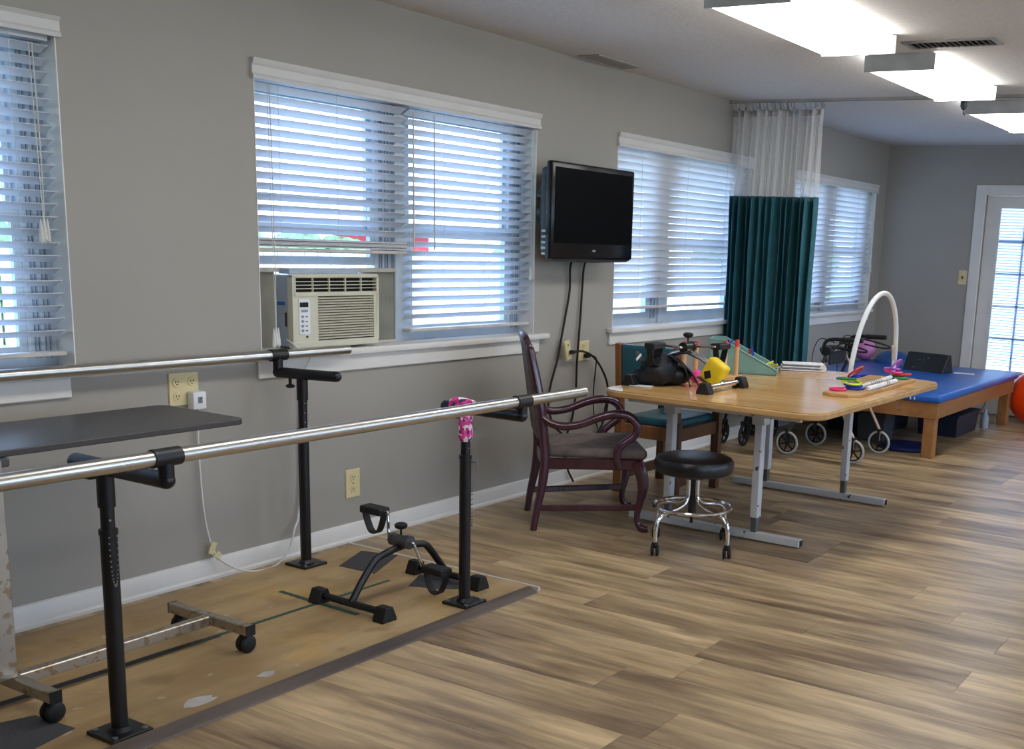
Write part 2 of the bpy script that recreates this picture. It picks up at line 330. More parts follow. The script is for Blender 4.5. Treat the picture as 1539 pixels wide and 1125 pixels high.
# ------------------------------------------------------------------ room shell
XB, YR, XK, H = 10.646, -6.6, -2.6, 2.44
WZ0, WZ1 = .915, 2.06
WIN = [(1.15, 2.42), (3.24, 5.125), (5.93, 7.75), (8.54, 10.39)]
b = B(); x = XK
for (a, c) in WIN:
    b.b2((x, 0, 0), (a, .16, H)); b.b2((a, 0, 0), (c, .16, WZ0-.03)); b.b2((a, 0, WZ1), (c, .16, H)); x = c
b.b2((x, 0, 0), (XB+.15, .16, H)); struct('wall_left', b, 'wall')
DY0, DY1, DZ = -.965, -1.885, 2.0
b = B(); b.b2((XB, DY0, 0), (XB+.15, 0, H)); b.b2((XB, DY1, DZ), (XB+.15, DY0, H)); b.b2((XB, YR, 0), (XB+.15, DY1, H)); struct('wall_back', b, 'wall')
ADDED_WIN = [(.2, 2.6), (3.6, 6.0), (7.0, 9.4)]; b = B(); x = XK  # openings added in the unseen right wall to let daylight in
for (a, c) in ADDED_WIN:
    b.b2((x, YR-.15, 0), (a, YR, H)); b.b2((a, YR-.15, 0), (c, YR, .75)); b.b2((a, YR-.15, 2.15), (c, YR, H)); x = c
b.b2((x, YR-.15, 0), (XB+.15, YR, H)); struct('wall_right', b, 'wall')
b = B(); b.b2((XK-.15, YR-.15, 0), (XK, .16, H)); struct('wall_front', b, 'wall')
b = B(); b.b2((XK-.15, YR-.15, H), (XB+.15, .6, H+.2)); struct('ceiling', b, 'ceil')
b = B(); b.b2((XK-.15, YR-.15, -.12), (XB+.15, .16, -.004)); floor = struct('floor', b, PLANK)

# floor planks, one object each
PW, PL = .2335, 1.52
meshes = {}
row = 0; xx = 3.15 - 9*PW
while xx < XB:
    x0, x1 = xx, min(xx+PW, XB)
    off = {0: 0}.get(row, 0) + random.Random(row*17+3).uniform(0, PL)
    fixed = {8: -1.92, 9: -1.60, 10: -2.055, 14: -2.70, 15: -2.47}.get(row)
    y = 0.
    first = (PL - off % PL) if fixed is None else (-fixed) % PL
    if first < .2: first += .5
    cuts = [0., -first]
    while cuts[-1] > -3.9: cuts.append(cuts[-1]-PL)
    for a, c in zip(cuts, cuts[1:]):
        if row < 3 and a > -.2 and False: continue
        key = (round(x1-x0, 3), round(a-c, 3))
        if key not in meshes:
            q = B(); q.box((0, 0, -.002), (key[0]-.0012, key[1]-.0012, .004)); o = obj('plank', q, PLANK, floor, local=True); meshes[key] = o.data
        else:
            o = bpy.data.objects.new('plank', meshes[key]); C.objects.link(o); o.parent = floor
        o.location = ((x0+x1)/2, (a+c)/2, 0)
    xx += PW; row += 1

def baseb(name, p, q, n):
    b = B(); t = .014
    prof = [(0, 0), (.022, 0), (.022, .012), (t, .02), (t, .07), (t-.006, .084), (0, .088)]
    p, q, n = Vector(p), Vector(q), Vector(n)
    ra = [b.bm.verts.new(p+n*u+Vector((0, 0, z))) for u, z in prof]; rb = [b.bm.verts.new(q+n*u+Vector((0, 0, z))) for u, z in prof]
    for i in range(len(prof)):
        j = (i+1) % len(prof); b.bm.faces.new((ra[i], ra[j], rb[j], rb[i]))
    b.bm.faces.new(ra); b.bm.faces.new(rb[::-1])
    return struct(name, b, 'white')
baseb('baseboard_left', (XK, 0, 0), (XB, 0, 0), (0, -1, 0))
baseb('baseboard_back', (XB, 0, 0), (XB, -.87, 0), (-1, 0, 0))
baseb('baseboard_right', (XB, -1.98, 0), (XB, YR, 0), (-1, 0, 0))

# ------------------------------------------------------------------ windows
def window(i, x0, x1, mulls, ac=False, horn=(.03, .09)):
    w = sroot('window_%d' % i, ((x0+x1)/2, 0, WZ0))
    b = B(); b.b2((x0-horn[0], -.045, WZ0-.03), (x1+horn[1], 0, WZ0), bev=.006, seg=2); b.b2((x0, -.001, WZ0-.03), (x1, .16, WZ0)); obj('stool', b, 'white', w)
    b = B(); b.b2((x0-horn[0]+.02, -.016, WZ0-.105), (x1+horn[1]-.06, 0, WZ0-.03), bev=.004); obj('apron', b, 'white', w)
    b = B(); b.b2((x0, -.002, WZ0), (x0+.004, .13, WZ1)); b.b2((x1-.004, -.002, WZ0), (x1, .13, WZ1)); b.b2((x0, -.002, WZ1-.004), (x1, .13, WZ1)); obj('jamb_liner', b, 'white', w)
    xs = [x0] + mulls + [x1]
    b = B()
    for k, xm in enumerate(mulls): b.b2((xm-.035, .075, WZ0), (xm+.035, .16, WZ1), bev=.004)
    if mulls: obj('mullion', b, 'frame', w)
    for k in range(len(xs)-1):
        a = xs[k] + (.035 if k else 0); c = xs[k+1] - (.035 if k < len(xs)-2 else 0)
        b = B()
        for (p, q, e) in ((a, a+.05, 1), (c-.11, c, -1)):
            b.b2((p, .1, WZ0), (q, .155, WZ1))
        b.b2((a+.05, .101, WZ0), (c-.11, .154, WZ0+.035)); b.b2((a+.05, .101, WZ1-.05), (c-.11, .154, WZ1)); fr = obj('frame', b, 'frame', w)
        b = B()
        for g in (.016, .03, .055, .07): b.b2((c-.1+g, .094, WZ0+.03), (c-.1+g+.006, .1, WZ1-.05))
        obj('track_groove', b, 'seal', fr)
        za, zm = WZ0+.035, 1.44
        lift = .33 if (ac and k == 0) else 0
        b = B(); aa, cc = a+.05, c-.11
        for (z0, z1, yy) in ((za+lift, zm+.02+(0 if not lift else .12), .112), (zm-.02, WZ1-.05, .135)):
            s = .028
            b.b2((aa+s, yy-.01, z0), (cc-s, yy+.01, z0+s+.01)); b.b2((aa+s, yy-.01, z1-s), (cc-s, yy+.01, z1)); b.b2((aa, yy-.01, z0), (aa+s, yy+.01, z1)); b.b2((cc-s, yy-.01, z0), (cc, yy+.01, z1))
        sa = obj('sash', b, 'frame', w)
        b = B(); b.b2((aa+.02, .111, za+lift+.03), (cc-.02, .113, zm)); obj('pane', b, 'glass', sa)
        b = B(); b.b2((aa+.02, .134, zm), (cc-.02, .136, WZ1-.07)); obj('pane', b, 'glass', sa)
    return w
w1 = window(1, *WIN[0], [], horn=(.03, .03)); window(2, *WIN[1], [4.15], ac=True, horn=(.045, .1)); window(3, *WIN[2], [6.66], horn=(.06, .06)); window(4, *WIN[3], [9.46], horn=(.06, .06))

for i, (a, c) in enumerate(ADDED_WIN):  # unseen right-wall windows, added as a daylight source
    w = sroot('window_%d' % (5+i), ((a+c)/2, YR, .75)); b = B()
    for xx in (a, (a+c)/2-.03, c-.06): b.b2((xx, YR-.12, .75), (xx+.06, YR-.06, 2.15))
    for zz in (.75, 2.09): b.b2((a, YR-.12, zz), (c, YR-.06, zz+.06))
    obj('frame', b, 'white', w); b = B(); b.b2((a+.05, YR-.092, .8), (c-.05, YR-.088, 2.1)); obj('pane', b, 'glass', w)
# ------------------------------------------------------------------ blinds
def valance(b, x0, x1, z0, z1):
    prof = [(0, z0), (-.02, z0), (-.022, z0+.012), (-.014, z0+.02), (-.014, z0+.05), (-.022, z0+.06), (-.026, z1), (0, z1)]
    lo = [b.bm.verts.new((x0, y, z)) for y, z in prof]; hi = [b.bm.verts.new((x1, y, z)) for y, z in prof]
    for i in range(len(prof)):
        j = (i+1) % len(prof); b.bm.faces.new((lo[i], lo[j], hi[j], hi[i]))
    b.bm.faces.new(lo); b.bm.faces.new(hi[::-1])
    for xe in (x0, x1-.012): b.b2((xe, 0-.0005, z0), (xe+.012, .0, z1))
def blind(label, x0, x1, zt, zb, pitch, tilt, cords, yc=.045, stack=0, pull=None, wand=None, val=None, ztop_slat=None, sag=0.):
    t = thing('window_blind', label, 'window blind', ((x0+x1)/2, yc, zb), 0, 'faux wood window blinds')
    b = B(); b.b2((x0, yc-.025, zt-.035), (x1, yc+.025, zt)); obj('head_rail', b, 'slat', t)
    L = x1-x0; me = None
    def slat_mesh():
        q = B(); w = .05; n = 3; pts = []
        for k in range(n+1):
            u = -w/2+w*k/n; pts.append((u, .0025*(1-(2*u/w)**2)))
        vs = []
        for xe in (-L/2, L/2): vs.append([q.bm.verts.new((xe, u, h+.0013)) for u, h in pts]+[q.bm.verts.new((xe, u, h-.0013)) for u, h in reversed(pts)])
        k = len(vs[0])
        for i in range(k): j = (i+1) % k; q.bm.faces.new((vs[0][i], vs[0][j], vs[1][j], vs[1][i]))
        q.bm.faces.new(vs[0]); q.bm.faces.new(vs[1][::-1]); return q
    zbot = zb + stack*.0045 + .02
    z = zt-.06; k = 0; zs = []
    while z > zbot + pitch*.5: zs.append(z); z -= pitch
    base = None
    def put(zc, a, dx=0):
        nonlocal base
        if base is None: base = obj('slat', slat_mesh(), 'slat', t, local=True); o = base
        else:
            o = bpy.data.objects.new('slat', base.data); C.objects.link(o); o.parent = t
        o.location = (dx, random.uniform(-.0015, .0015), zc-zb); o.rotation_euler = (-math.radians(a), random.uniform(-.0012, .0012), 0)
    for zc in zs: put(zc, tilt+random.uniform(-2, 2))
    for k in range(stack): put(zb+.022+k*.0045, random.uniform(-4, 4), random.uniform(-.004, .004))
    b = B(); b.b2((x0, yc-.026, zb), (x1, yc+.026, zb+.016), bev=.004); obj('bottom_rail', b, 'slatdirty', t)
    b = B()
    for cx in cords:
        for yy in (yc-.027, yc+.027): b.tube([(cx, yy, zb+.01), (cx, yy, zt-.03)], .0008, 4)
    obj('ladder_cord', b, 'cord', t)
    if pull:
        px_, z1 = pull; b = B(); b.tube([(px_, -.012, zt-.05), (px_+.004, -.014, (zt+z1)/2), (px_+.002, -.014, z1+.1)], .0022, 6, smooth=4)
        b.tube([(px_-.012, -.012, zt-.05), (px_-.006, -.012, (zt+z1)/2), (px_-.002, -.014, z1+.1)], .0016, 6, smooth=4); pc = obj('pull_cord', b, 'cord', t)
        b = B()
        for d in (-.014, -.002, .01): b.lathe([(.002, 0), (.005, -.02), (.0085, -.06), (.009, -.075), (.004, -.082)], (px_+d, -.016, z1+.1-abs(d)*.8), seg=10)
        obj('tassel', b, 'cord', pc)
    if wand:
        b = B()
        for wx in wand[0]: b.cyl((wx, -.006, zt-.06), (wx+.002, -.008, wand[1]), .0035, .0045, 8)
        obj('tilt_wand', b, 'cord', t)
    if val: b = B(); valance(b, *val); obj('valance', b, 'valance', t)
    return t
blind('white slatted blind at the left frame edge, tasselled cord at its right side', 1.16, 2.405, 2.055, .957, .0436, 26, [1.45, 1.8, 2.27], pull=(2.33, 1.34), val=(1.1, 2.43, 2.035, 2.1))
blind('half raised white blind over the air conditioner, spare slats stacked at its bottom', 3.25, 4.143, 2.055, 1.335, .0436, 31, [3.38, 3.7, 4.0], stack=8, pull=(3.31, .93))
blind('lowered white blind right of the air conditioner, two wands at its left edge', 4.162, 5.113, 2.055, .962, .0436, 29, [4.4, 4.72, 4.95], pull=(5.08, 1.2), wand=([4.155, 4.30], 1.36))
v = B(); valance(v, 3.225, 5.14, 2.017, 2.095); tag(obj('blind_valance', v, 'valance'), 'long white valance above the air conditioner window', 'valance')
blind('white blind nearly closed, behind the television and left of the curtain', 5.945, 7.735, 2.055, 1.02, .0445, 54, [6.25, 6.84, 7.4], val=(5.92, 7.77, 2.005, 2.085))
blind('white blind nearly closed, right of the teal curtain near the room corner', 8.555, 10.375, 2.055, .955, .0445, 54, [8.9, 9.46, 10.0], pull=(10.34, 1.25), val=(8.53, 10.41, 1.985, 2.06))

# ------------------------------------------------------------------ back door
d = sroot('door_1', (XB, (DY0+DY1)/2, 0))
b = B()
for ya, yb in ((-.868, DY0), (DY1, DY1-.097)): b.b2((XB-.02, ya, 0), (XB, yb, DZ+.09), bev=.005)
b.b2((XB-.02, DY0, DZ), (XB, DY1, DZ+.09), bev=.005); obj('casing', b, 'white', d)
b = B(); b.b2((XB-.01, DY0, -.004), (XB+.15, DY1, .012), bev=.003); obj('threshold', b, 'bolt', d)
b = B(); GY0, GY1, GZ0, GZ1 = -1.1, -1.76, .42, 1.885
b.b2((XB+.03, DY0-.004, -.003), (XB+.07, GY0, DZ-.004)); b.b2((XB+.03, GY1, -.003), (XB+.07, DY1+.004, DZ-.004)); b.b2((XB+.03, GY0, -.003), (XB+.07, GY1, GZ0)); b.b2((XB+.03, GY0, GZ1), (XB+.07, GY1, DZ-.004)); sl = obj('door_slab', b, 'white', d)
b = B(); e = .02
b.b2((XB+.02, GY0+e, GZ0-e), (XB+.03, GY0-.005, GZ1+e)); b.b2((XB+.02, GY1+.005, GZ0-e), (XB+.03, GY1-e, GZ1+e)); b.b2((XB+.02, GY0, GZ1), (XB+.03, GY1, GZ1+e)); b.b2((XB+.02, GY0, GZ0-e), (XB+.03, GY1, GZ0)); obj('glass_moulding', b, 'white', sl)
b = B(); b.b2((XB+.055, GY0, GZ0), (XB+.058, GY1, GZ1)); obj('pane', b, 'glass', sl)
b = B()
for k in range(1, 5): z = GZ0+(GZ1-GZ0)*k/5; b.b2((XB+.058, GY0, z-.01), (XB+.066, GY1, z+.01))
for k in range(1, 3): y = GY0+(GY1-GY0)*k/3; b.b2((XB+.058, y-.01, GZ0), (XB+.066, y+.01, GZ1))
obj('muntin_grid', b, 'white', sl)
b = B(); z = GZ1-.02
while z > GZ0+.04: b.box((XB+.04, (GY0+GY1)/2, z), (.022, abs(GY1-GY0)-.01, .0012), rot=rot('Y', 22)); z -= .026
o = obj('blind_slats', b, 'slat', sl); o['kind'] = 'stuff'
b = B(); b.lathe([(.0, 0), (.028, 0), (.028, -.006), (.01, -.012), (.01, -.04), (.026, -.05), (.028, -.065), (.0, -.075)], (XB+.03, -1.83, .95), (1, 0, 0), 20); obj('door_knob', b, 'bolt', d)
t = thing('light_switch', 'small ivory light switch beside the glazed door', 'light switch', (XB, -.815, 1.25))
b = B(); b.b2((XB-.006, -.855, 1.185), (XB, -.775, 1.315), bev=.002); obj('wall_plate', b, 'ivory', t)
b = B(); b.box((XB-.01, -.815, 1.25), (.012, .01, .022), rot=rot('Y', 20)); obj('toggle', b, 'slot', t)

# ------------------------------------------------------------------ ceiling things
def light(label, x0, y0, y1, L=1.19):
    t = thing('ceiling_light', label, 'ceiling light', (x0+L/2, (y0+y1)/2, H), 0, 'fluorescent ceiling lights')
    zb = 2.355
    b = B(); b.b2((x0+.01, y1+.015, H-.03), (x0+L-.01, y0-.015, H)); obj('housing', b, 'lamp', t)
    for xe in (x0, x0+L-.008): b = B(); b.b2((xe, y1, zb-.002), (xe+.008, y0, H-.005), bev=.002); obj('end_cap', b, 'lamp', t)
    b = B(); i = .008
    prof = [(y0-.002, H-.03), (y0-.006, zb+.012), (y0-.03, zb), (y1+.03, zb), (y1+.006, zb+.012), (y1+.002, H-.03)]
    lo = [b.bm.verts.new((x0+i, y, z)) for y, z in prof]; hi = [b.bm.verts.new((x0+L-i, y, z)) for y, z in prof]
    for k in range(len(prof)-1): b.bm.faces.new((lo[k], lo[k+1], hi[k+1], hi[k]))
    obj('diffuser', b, 'diffuser', t)
light('lit fluorescent wraparound light nearest the top edge, largest in the photo', 4.14, -1.545, -1.92)
light('lit fluorescent wraparound light in the middle, beyond the ceiling vent', 5.82, -1.575, -1.95)
light('lit fluorescent wraparound light farthest away, behind the hanging hook', 7.65, -1.575, -1.97)
for k, (lx, ly) in enumerate(((2.4, -1.55), (.7, -1.55), (9.3, -4.6), (7.2, -4.6), (5.1, -4.6), (3.0, -4.6), (.9, -4.6))):
    light('lit fluorescent wraparound light ' + ['just nearer the camera than the top edge one', 'straight above and beside the camera', 'in the far corner row, last of the far row', 'second from the back wall in the far row', 'third from the back wall in the far row', 'fourth from the back wall in the far row', 'nearest the camera in the far row'][k], lx, ly, ly-.375)
def vent(label, x0, x1, y0, y1, n):
    t = thing('ceiling_vent', label, 'vent', ((x0+x1)/2, (y0+y1)/2, H), 0)
    b = B(); e = .025; z = H-.008
    b.b2((x0, y1, z), (x1, y1+e, H)); b.b2((x0, y0-e, z), (x1, y0, H)); b.b2((x0, y1+e, z), (x0+e, y0-e, H)); b.b2((x1-e, y1+e, z), (x1, y0-e, H)); obj('frame', b, 'vent', t)
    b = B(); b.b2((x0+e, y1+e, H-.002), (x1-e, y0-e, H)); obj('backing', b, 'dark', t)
    long_y = abs(y1-y0) > (x1-x0)
    for k in range(n):
        b = B()
        if long_y: yy = y1+e+(y0-y1-2*e)*(k+.5)/n; b.box(((x0+x1)/2, yy, H-.008), (x1-x0-2*e, .02, .0015), rot=rot('X', 40))
        else: xx = x0+e+(x1-x0-2*e)*(k+.5)/n; b.box((xx, (y0+y1)/2, H-.008), (.02, abs(y1-y0)-2*e, .0015), rot=rot('Y', 40))
        obj('louver', b, 'vent', t)
vent('grey ceiling vent between the first two fluorescent lights', 5.52, 5.70, -1.87, -2.32, 14)
vent('small flush ceiling vent close to the window wall, above the television', 5.42, 5.88, -.05, -.19, 10)
t = thing('ceiling_hook', 'small grey cylinder hanging at the near end of the farthest light', 'hook', (7.55, -1.6, H))
b = B(); b.lathe([(.02, 0), (.022, -.05), (.012, -.07), (0, -.072)], (7.55, -1.6, H), seg=16); obj('housing', b, 'greytube', t)
b = B(); b.tube([(7.55, -1.6, 2.37), (7.55, -1.6, 2.345), (7.553, -1.612, 2.335)], .003, 6); obj('tip', b, 'greytube', t)

# ------------------------------------------------------------------ curtain on ceiling track
t = thing('curtain_track', 'thin ceiling mounted curtain track running out from the window wall', 'curtain track', (7.4, -1.0, H))
b = B(); b.bar((7.36, -.005, H-.009), (7.45, -2.5, H-.009), .022, .018); b.box((7.36, -.012, H-.014), (.04, .02, .026)); obj('rail', b, 'track', t)
b = B(); b.bar((7.36, -.01, H-.0185), (7.45, -2.5, H-.0185), .006, .002); obj('slot', b, 'dark', t)
t = thing('privacy_curtain', 'teal privacy curtain with white mesh top, drawn beside the window', 'curtain', (7.4, -.37, .3))
def fold(u, z, seed=0):
    y = -.03 - .67*u
    a = .05 + .012*math.sin(u*9)
    xo = a*math.sin(u*2*PI*13+.6*math.sin(u*11)) + .02*math.sin(u*2*PI*5+1)
    xo *= (.55+.45*min(1, (2.4-z)/.6))
    return (7.385 + xo + .008*math.sin(z*6+u*30), y + .018*math.sin(u*2*PI*13+1.4) + .012*(1.8-z)*(u-.5), z)
def sheet(b, z0, z1, nu, nz, u0=0, u1=1, uv=False, thick=0):
    g = [[b.bm.verts.new(fold(u0+(u1-u0)*i/nu, z0+(z1-z0)*j/nz)) for i in range(nu+1)] for j in range(nz+1)]
    ul = b.bm.loops.layers.uv.new('UVMap') if uv else None
    for j in range(nz):
        for i in range(nu):
            f = b.bm.faces.new((g[j][i], g[j][i+1], g[j+1][i+1], g[j+1][i]))
            if uv:
                for lp, (p, q) in zip(f.loops, ((i, j), (i+1, j), (i+1, j+1), (i, j+1))): lp[ul].uv = (u0+(u1-u0)*p/nu, q/nz)
b = B(); sheet(b, .235, 1.795, 320, 12); cl = obj('cloth', b, 'curtain', t, angle=180)
md = cl.modifiers.new('thick', 'SOLIDIFY'); md.thickness = .002
b = B(); sheet(b, 1.79, 2.345, 320, 8, uv=True); obj('mesh_panel', b, 'net', t, angle=180)
b = B(); sheet(b, 2.335, 2.375, 320, 1); md = obj('heading', b, 'hem', t, angle=180).modifiers.new('t', 'SOLIDIFY'); md.thickness = .002
hk = B()
for k in range(48):
    u = (k+.5)/62 if k < 40 else [.68, .79, .86, .90, .925, .95, .975, .99][k-40]
    p = Vector(fold(u, 2.37)); hk.tube([p, (7.37+.036*(-p.y/1.0), p.y, 2.395), (7.37, p.y, 2.42)], .0022, 5)
obj('hooks', hk, 'bolt', t)['kind'] = 'stuff'

# ------------------------------------------------------------------ air conditioner
t = thing('window_air_conditioner', 'cream window air conditioner set in the lower left sash', 'air conditioner', (3.65, 0, .93))
X0, X1, YF, Z0, Z1 = 3.395, 3.905, -.022, .926, 1.245
b = B(); b.b2((X0+.004, YF+.03, Z0+.006), (X1-.004, .5, Z1-.006), bev=.004); obj('body', b, 'acside', t)
# bezel with open grilles: built as a frame of bars over a dark recess
zA, zB = 1.168, 1.228      # top outlet
b = B(); yb = YF+.03
b.b2((X0, YF, Z0), (X1, yb, Z0+.03), bev=.004); b.b2((X0, YF, zB), (X1, yb, Z1), bev=.004); b.b2((X0, YF, Z0+.025), (X0+.014, yb, Z1-.01)); b.b2((X1-.014, YF, Z0+.025), (X1, yb, Z1-.01))
b.b2((X0+.01, YF, 1.15), (X1-.01, yb, zA)); b.b2((X0+.012, YF+.004, Z0+.03), (X0+.145, yb, 1.15)); b.b2((X1-.03, YF+.002, Z0+.03), (X1-.01, yb, 1.16)); b.b2((X0+.012, YF, zA), (X0+.02, yb, zB))
fp = obj('front_panel', b, 'acbody', t)
b = B(); b.b2((X0+.01, YF+.026, Z0+.02), (X1-.01, YF+.032, zB+.005)); obj('grille_recess', b, 'dark', t)
for k in range(16):
    b = B(); z = .966 + k*.0117; b.box(((X0+.145+X1-.03)/2, YF+.008, z), (X1-.03-X0-.145, .012, .0048), rot=rot('X', 18)); obj('louver', b, 'acbody', fp)
for k in range(1, 4):
    b = B(); z = zA+(zB-zA)*k/4; b.box(((X0+X1)/2, YF+.008, z), (X1-X0-.03, .014, .003)); obj('outlet_louver', b, 'acbody', fp)
for k in range(1, 5):
    b = B(); x = X0+.02+(X1-X0-.034)*k/5; b.box((x, YF+.005, (zA+zB)/2), (.004, .01, zB-zA)); obj('outlet_divider', b, 'acbody', fp)
b = B(); b.b2((X0+.035, YF+.0005, .985), (X0+.1, YF+.006, 1.14), bev=.004); cp = obj('control_panel', b, 'whitep', fp)
b = B(); b.b2((X0+.04, YF-.002, 1.105), (X0+.085, YF+.001, 1.125)); obj('display', b, 'dark', cp)
b = B(); b.b2((X0+.047, YF-.002, 1.083), (X0+.083, YF+.001, 1.094), bev=.001); obj('button', b, 'seal', cp)
for k in range(4):
    b = B(); b.cyl((X0+.053, YF-.003, 1.064-k*.02), (X0+.053, YF+.001, 1.064-k*.02), .0062, seg=12); obj('button', b, 'seal', cp)
    b = B(); b.b2((X0+.07, YF-.0005, 1.061-k*.02), (X0+.082, YF+.001, 1.065-k*.02)); obj('marking', b, 'slot', cp)
b = B(); b.b2((X0+.075, YF+.002, .972), (X0+.085, YF+.005, .98)); obj('logo', b, 'slot', fp)
b = B(); b.b2((X0+.002, .03, 1.11), (X0+.004, .075, 1.125)); obj('sticker', b, 'acblue', t)
b = B(); b.b2((X0+.002, .02, 1.02), (X0+.004, .03, 1.08)); obj('sticker', b, 'slot', t)
b = B(); b.b2((X0+.012, YF+.028, 1.244), (X1-.1, .075, 1.268), bev=.002); obj('top_channel', b, 'acside', t)
for (p, q) in ((3.245, X0), (X1, 4.112)):
    b = B(); n = 7 if q > 4 else 5; poly = []
    st = (q-p)/(2*n)
    pts = [(p+i*st, .07 if i % 2 else .11) for i in range(2*n+1)]
    b.prism(pts+[(x, y+.004) for x, y in reversed(pts)], Z0, 1.25); obj('accordion_panel', b, 'accordion', t)
b = B(); b.b2((3.245, .065, 1.25), (X0+.01, .105, 1.268)); b.b2((X1-.11, .065, 1.25), (4.112, .105, 1.268)); b.b2((3.245, .065, Z0-.01), (4.112, .105, Z0+.003)); obj('mounting_rail', b, 'accordion', t)
b = B(); b.tube([(X0+.0, .02, .965), (X0-.002, -.02, .95), (X0+.02, -.045, .925), (3.46, -.052, .9), (3.445, -.048, .86), (3.44, -.024, .82)], .0035, 6, smooth=5); obj('power_cord', b, 'wire', t)

# ------------------------------------------------------------------ outlets and wires
def socket_face(b, c, w=.03, h=.026):
    x, y, z = c; b.lathe([(.0, 0), (w/2, 0), (w/2, -.004), (0, -.004)], (x, y, z), (0, 1, 0), 16)
def slots(b, c):
    x, y, z = c; b.box((x-.006, y, z+.003), (.0025, .002, .009)); b.box((x+.006, y, z+.003), (.0025, .002, .007)); b.cyl((x, y-.001, z-.008), (x, y+.001, z-.008), .0025, seg=8)
def outlet(label, x0, x1, z0, z1, cols):
    t = thing('wall_outlet', label, 'outlet', ((x0+x1)/2, 0, (z0+z1)/2), 0)
    b = B(); b.b2((x0, -.006, z0), (x1, 0, z1), bev=.003); obj('wall_plate', b, 'ivory', t)
    w = (x1-x0)/cols; zc = (z0+z1)/2
    for k in range(cols):
        xc = x0+w*(k+.5)
        for dz in (.028, -.028):
            b = B(); b.lathe([(0, -.004), (.018, -.004), (.019, -.002), (.019, 0)], (xc, -.005, zc+dz), (0, 1, 0), 20); r = obj('receptacle', b, 'ivory', t)
            b = B(); slots(b, (xc, -.0095, zc+dz)); obj('slots', b, 'slot', r)
        if cols == 1: b = B(); b.cyl((xc, -.008, zc), (xc, -.005, zc), .004, seg=10); obj('screw', b, 'screw', t)
    return t
outlet('double ivory wall outlet above the dark tray table, white adapter plugged in', 2.79, 2.925, .735, .865, 2)
outlet('single ivory outlet low on the wall between the black posts', 3.70, 3.79, .21, .345, 1)
outlet('single ivory outlet behind the television cords', 5.56, 5.68, .73, .85, 1)
t = thing('power_adapter', 'white cube adapter plugged into the double outlet', 'adapter', (2.90, -.03, .77))
b = B(); b.b2((2.865, -.05, .72), (2.925, -.0095, .79), bev=.005, seg=2); obj('body', b, 'whitep', t)
b = B(); b.b2((2.885, -.0515, .745), (2.905, -.05, .77)); obj('marking', b, 'print', t)
t = thing('white_power_cord', 'white cord looping down the wall to a tagged splice near the baseboard', 'cord', (2.93, -.03, .1))
b = B(); b.tube([(2.9, -.03, .72), (2.9, -.02, .6), (2.905, -.02, .4), (2.915, -.025, .25), (2.94, -.03, .14), (2.96, -.045, .09), (3.03, -.075, .035), (3.12, -.095, .012), (3.22, -.085, .016), (3.31, -.06, .06), (3.36, -.04, .14), (3.40, -.02, .18), (3.42, -.012, .3), (3.43, -.012, .6), (3.44, -.02, .82)], .0045, 8, smooth=6); obj('cable', b, 'wire', t)
b = B(); b.box((2.937, -.033, .14), (.026, .006, .05), rot=rot('Y', 25)); b.box((2.957, -.04, .105), (.03, .004, .03), rot=rot('Y', 50)); obj('cord_tag', b, 'ivory', t)

# ------------------------------------------------------------------ television
t = thing('television', 'black flat screen television mounted between two windows', 'television', (5.4, 0, 1.6))
TX0, TX1, TZ0, TZ1 = 4.998, 5.82, 1.335, 1.846
b = B(); b.b2((TX0+.03, -.165, TZ0+.03), (TX1-.03, -.1, TZ1-.03), bev=.02, seg=2); b.b2((TX0+.15, -.11, TZ0+.1), (TX1-.15, -.075, TZ1-.1), bev=.01); obj('back_shell', b, 'plastic', t)
b = B(); b.b2((TX0, -.2, TZ0), (TX1, -.16, TZ1), bev=.012, seg=2); fr = obj('bezel', b, 'tv', t)
b = B(); b.b2((TX0+.03, -.202, TZ0+.085), (TX1-.03, -.199, TZ1-.03)); obj('screen', b, 'screen', t)
b = B(); b.lathe([(0, 0), (.018, 0), (.018, .002), (0, .002)], (5.41, -.2005, TZ0+.047), (0, -1, 0), 20)
for v_ in b.bm.verts: v_.co.z = (v_.co.z-(TZ0+.047))*.35+TZ0+.047
obj('logo', b, 'bolt', fr)
b = B(); b.prism([(TX0+.01, TZ0), (TX1-.01, TZ0), (TX1-.05, TZ0-.012), ((TX0+TX1)/2, TZ0-.02), (TX0+.05, TZ0-.012)], -.19, -.165, 'xz'); obj('lower_trim', b, 'plastic', fr)
b = B(); b.b2((5.19, -.012, 1.5), (5.48, 0, 1.72)); b.b2((5.12, -.055, 1.55), (5.44, -.012, 1.60)); b.b2((5.12, -.055, 1.66), (5.44, -.012, 1.70)); b.b2((5.11, -.10, 1.52), (5.15, -.04, 1.735)); b.b2((5.15, -.078, 1.52), (5.44, -.06, 1.735)); mt = obj('wall_mount', b, 'black', t)
b = B()
for z in (1.5, 1.53, 1.56, 1.59, 1.62, 1.65, 1.68): b.cyl((5.106, -.07, z+.02), (5.112, -.07, z+.02), .006, seg=8)
obj('bolt', b, 'bolt', mt)
b = B()
for z in (1.36, 1.39, 1.42, 1.45, 1.48): b.box((TX0+.03, -.13, z), (.004, .025, .012))
obj('ports', b, 'bolt', t)
t = thing('hanging_cable', 'black power cord from the television to the hanging ivory socket box', 'cord', (5.4, -.03, .9))
b = B(); b.tube([(5.42, -.09, 1.36), (5.43, -.03, 1.3), (5.44, -.02, 1.15), (5.41, -.015, 1.0), (5.37, -.02, .88), (5.33, -.022, .75), (5.27, -.02, .6), (5.26, -.02, .48), (5.33, -.02, .36), (5.48, -.03, .27), (5.6, -.03, .22), (5.72, -.03, .23), (5.8, -.03, .3), (5.84, -.03, .42), (5.86, -.03, .5)], .0065, 8, smooth=6); obj('cable', b, 'rubber', t)
t = thing('antenna_cable', 'black cable hanging straight down from the television past the outlet', 'cord', (5.6, -.02, .9))
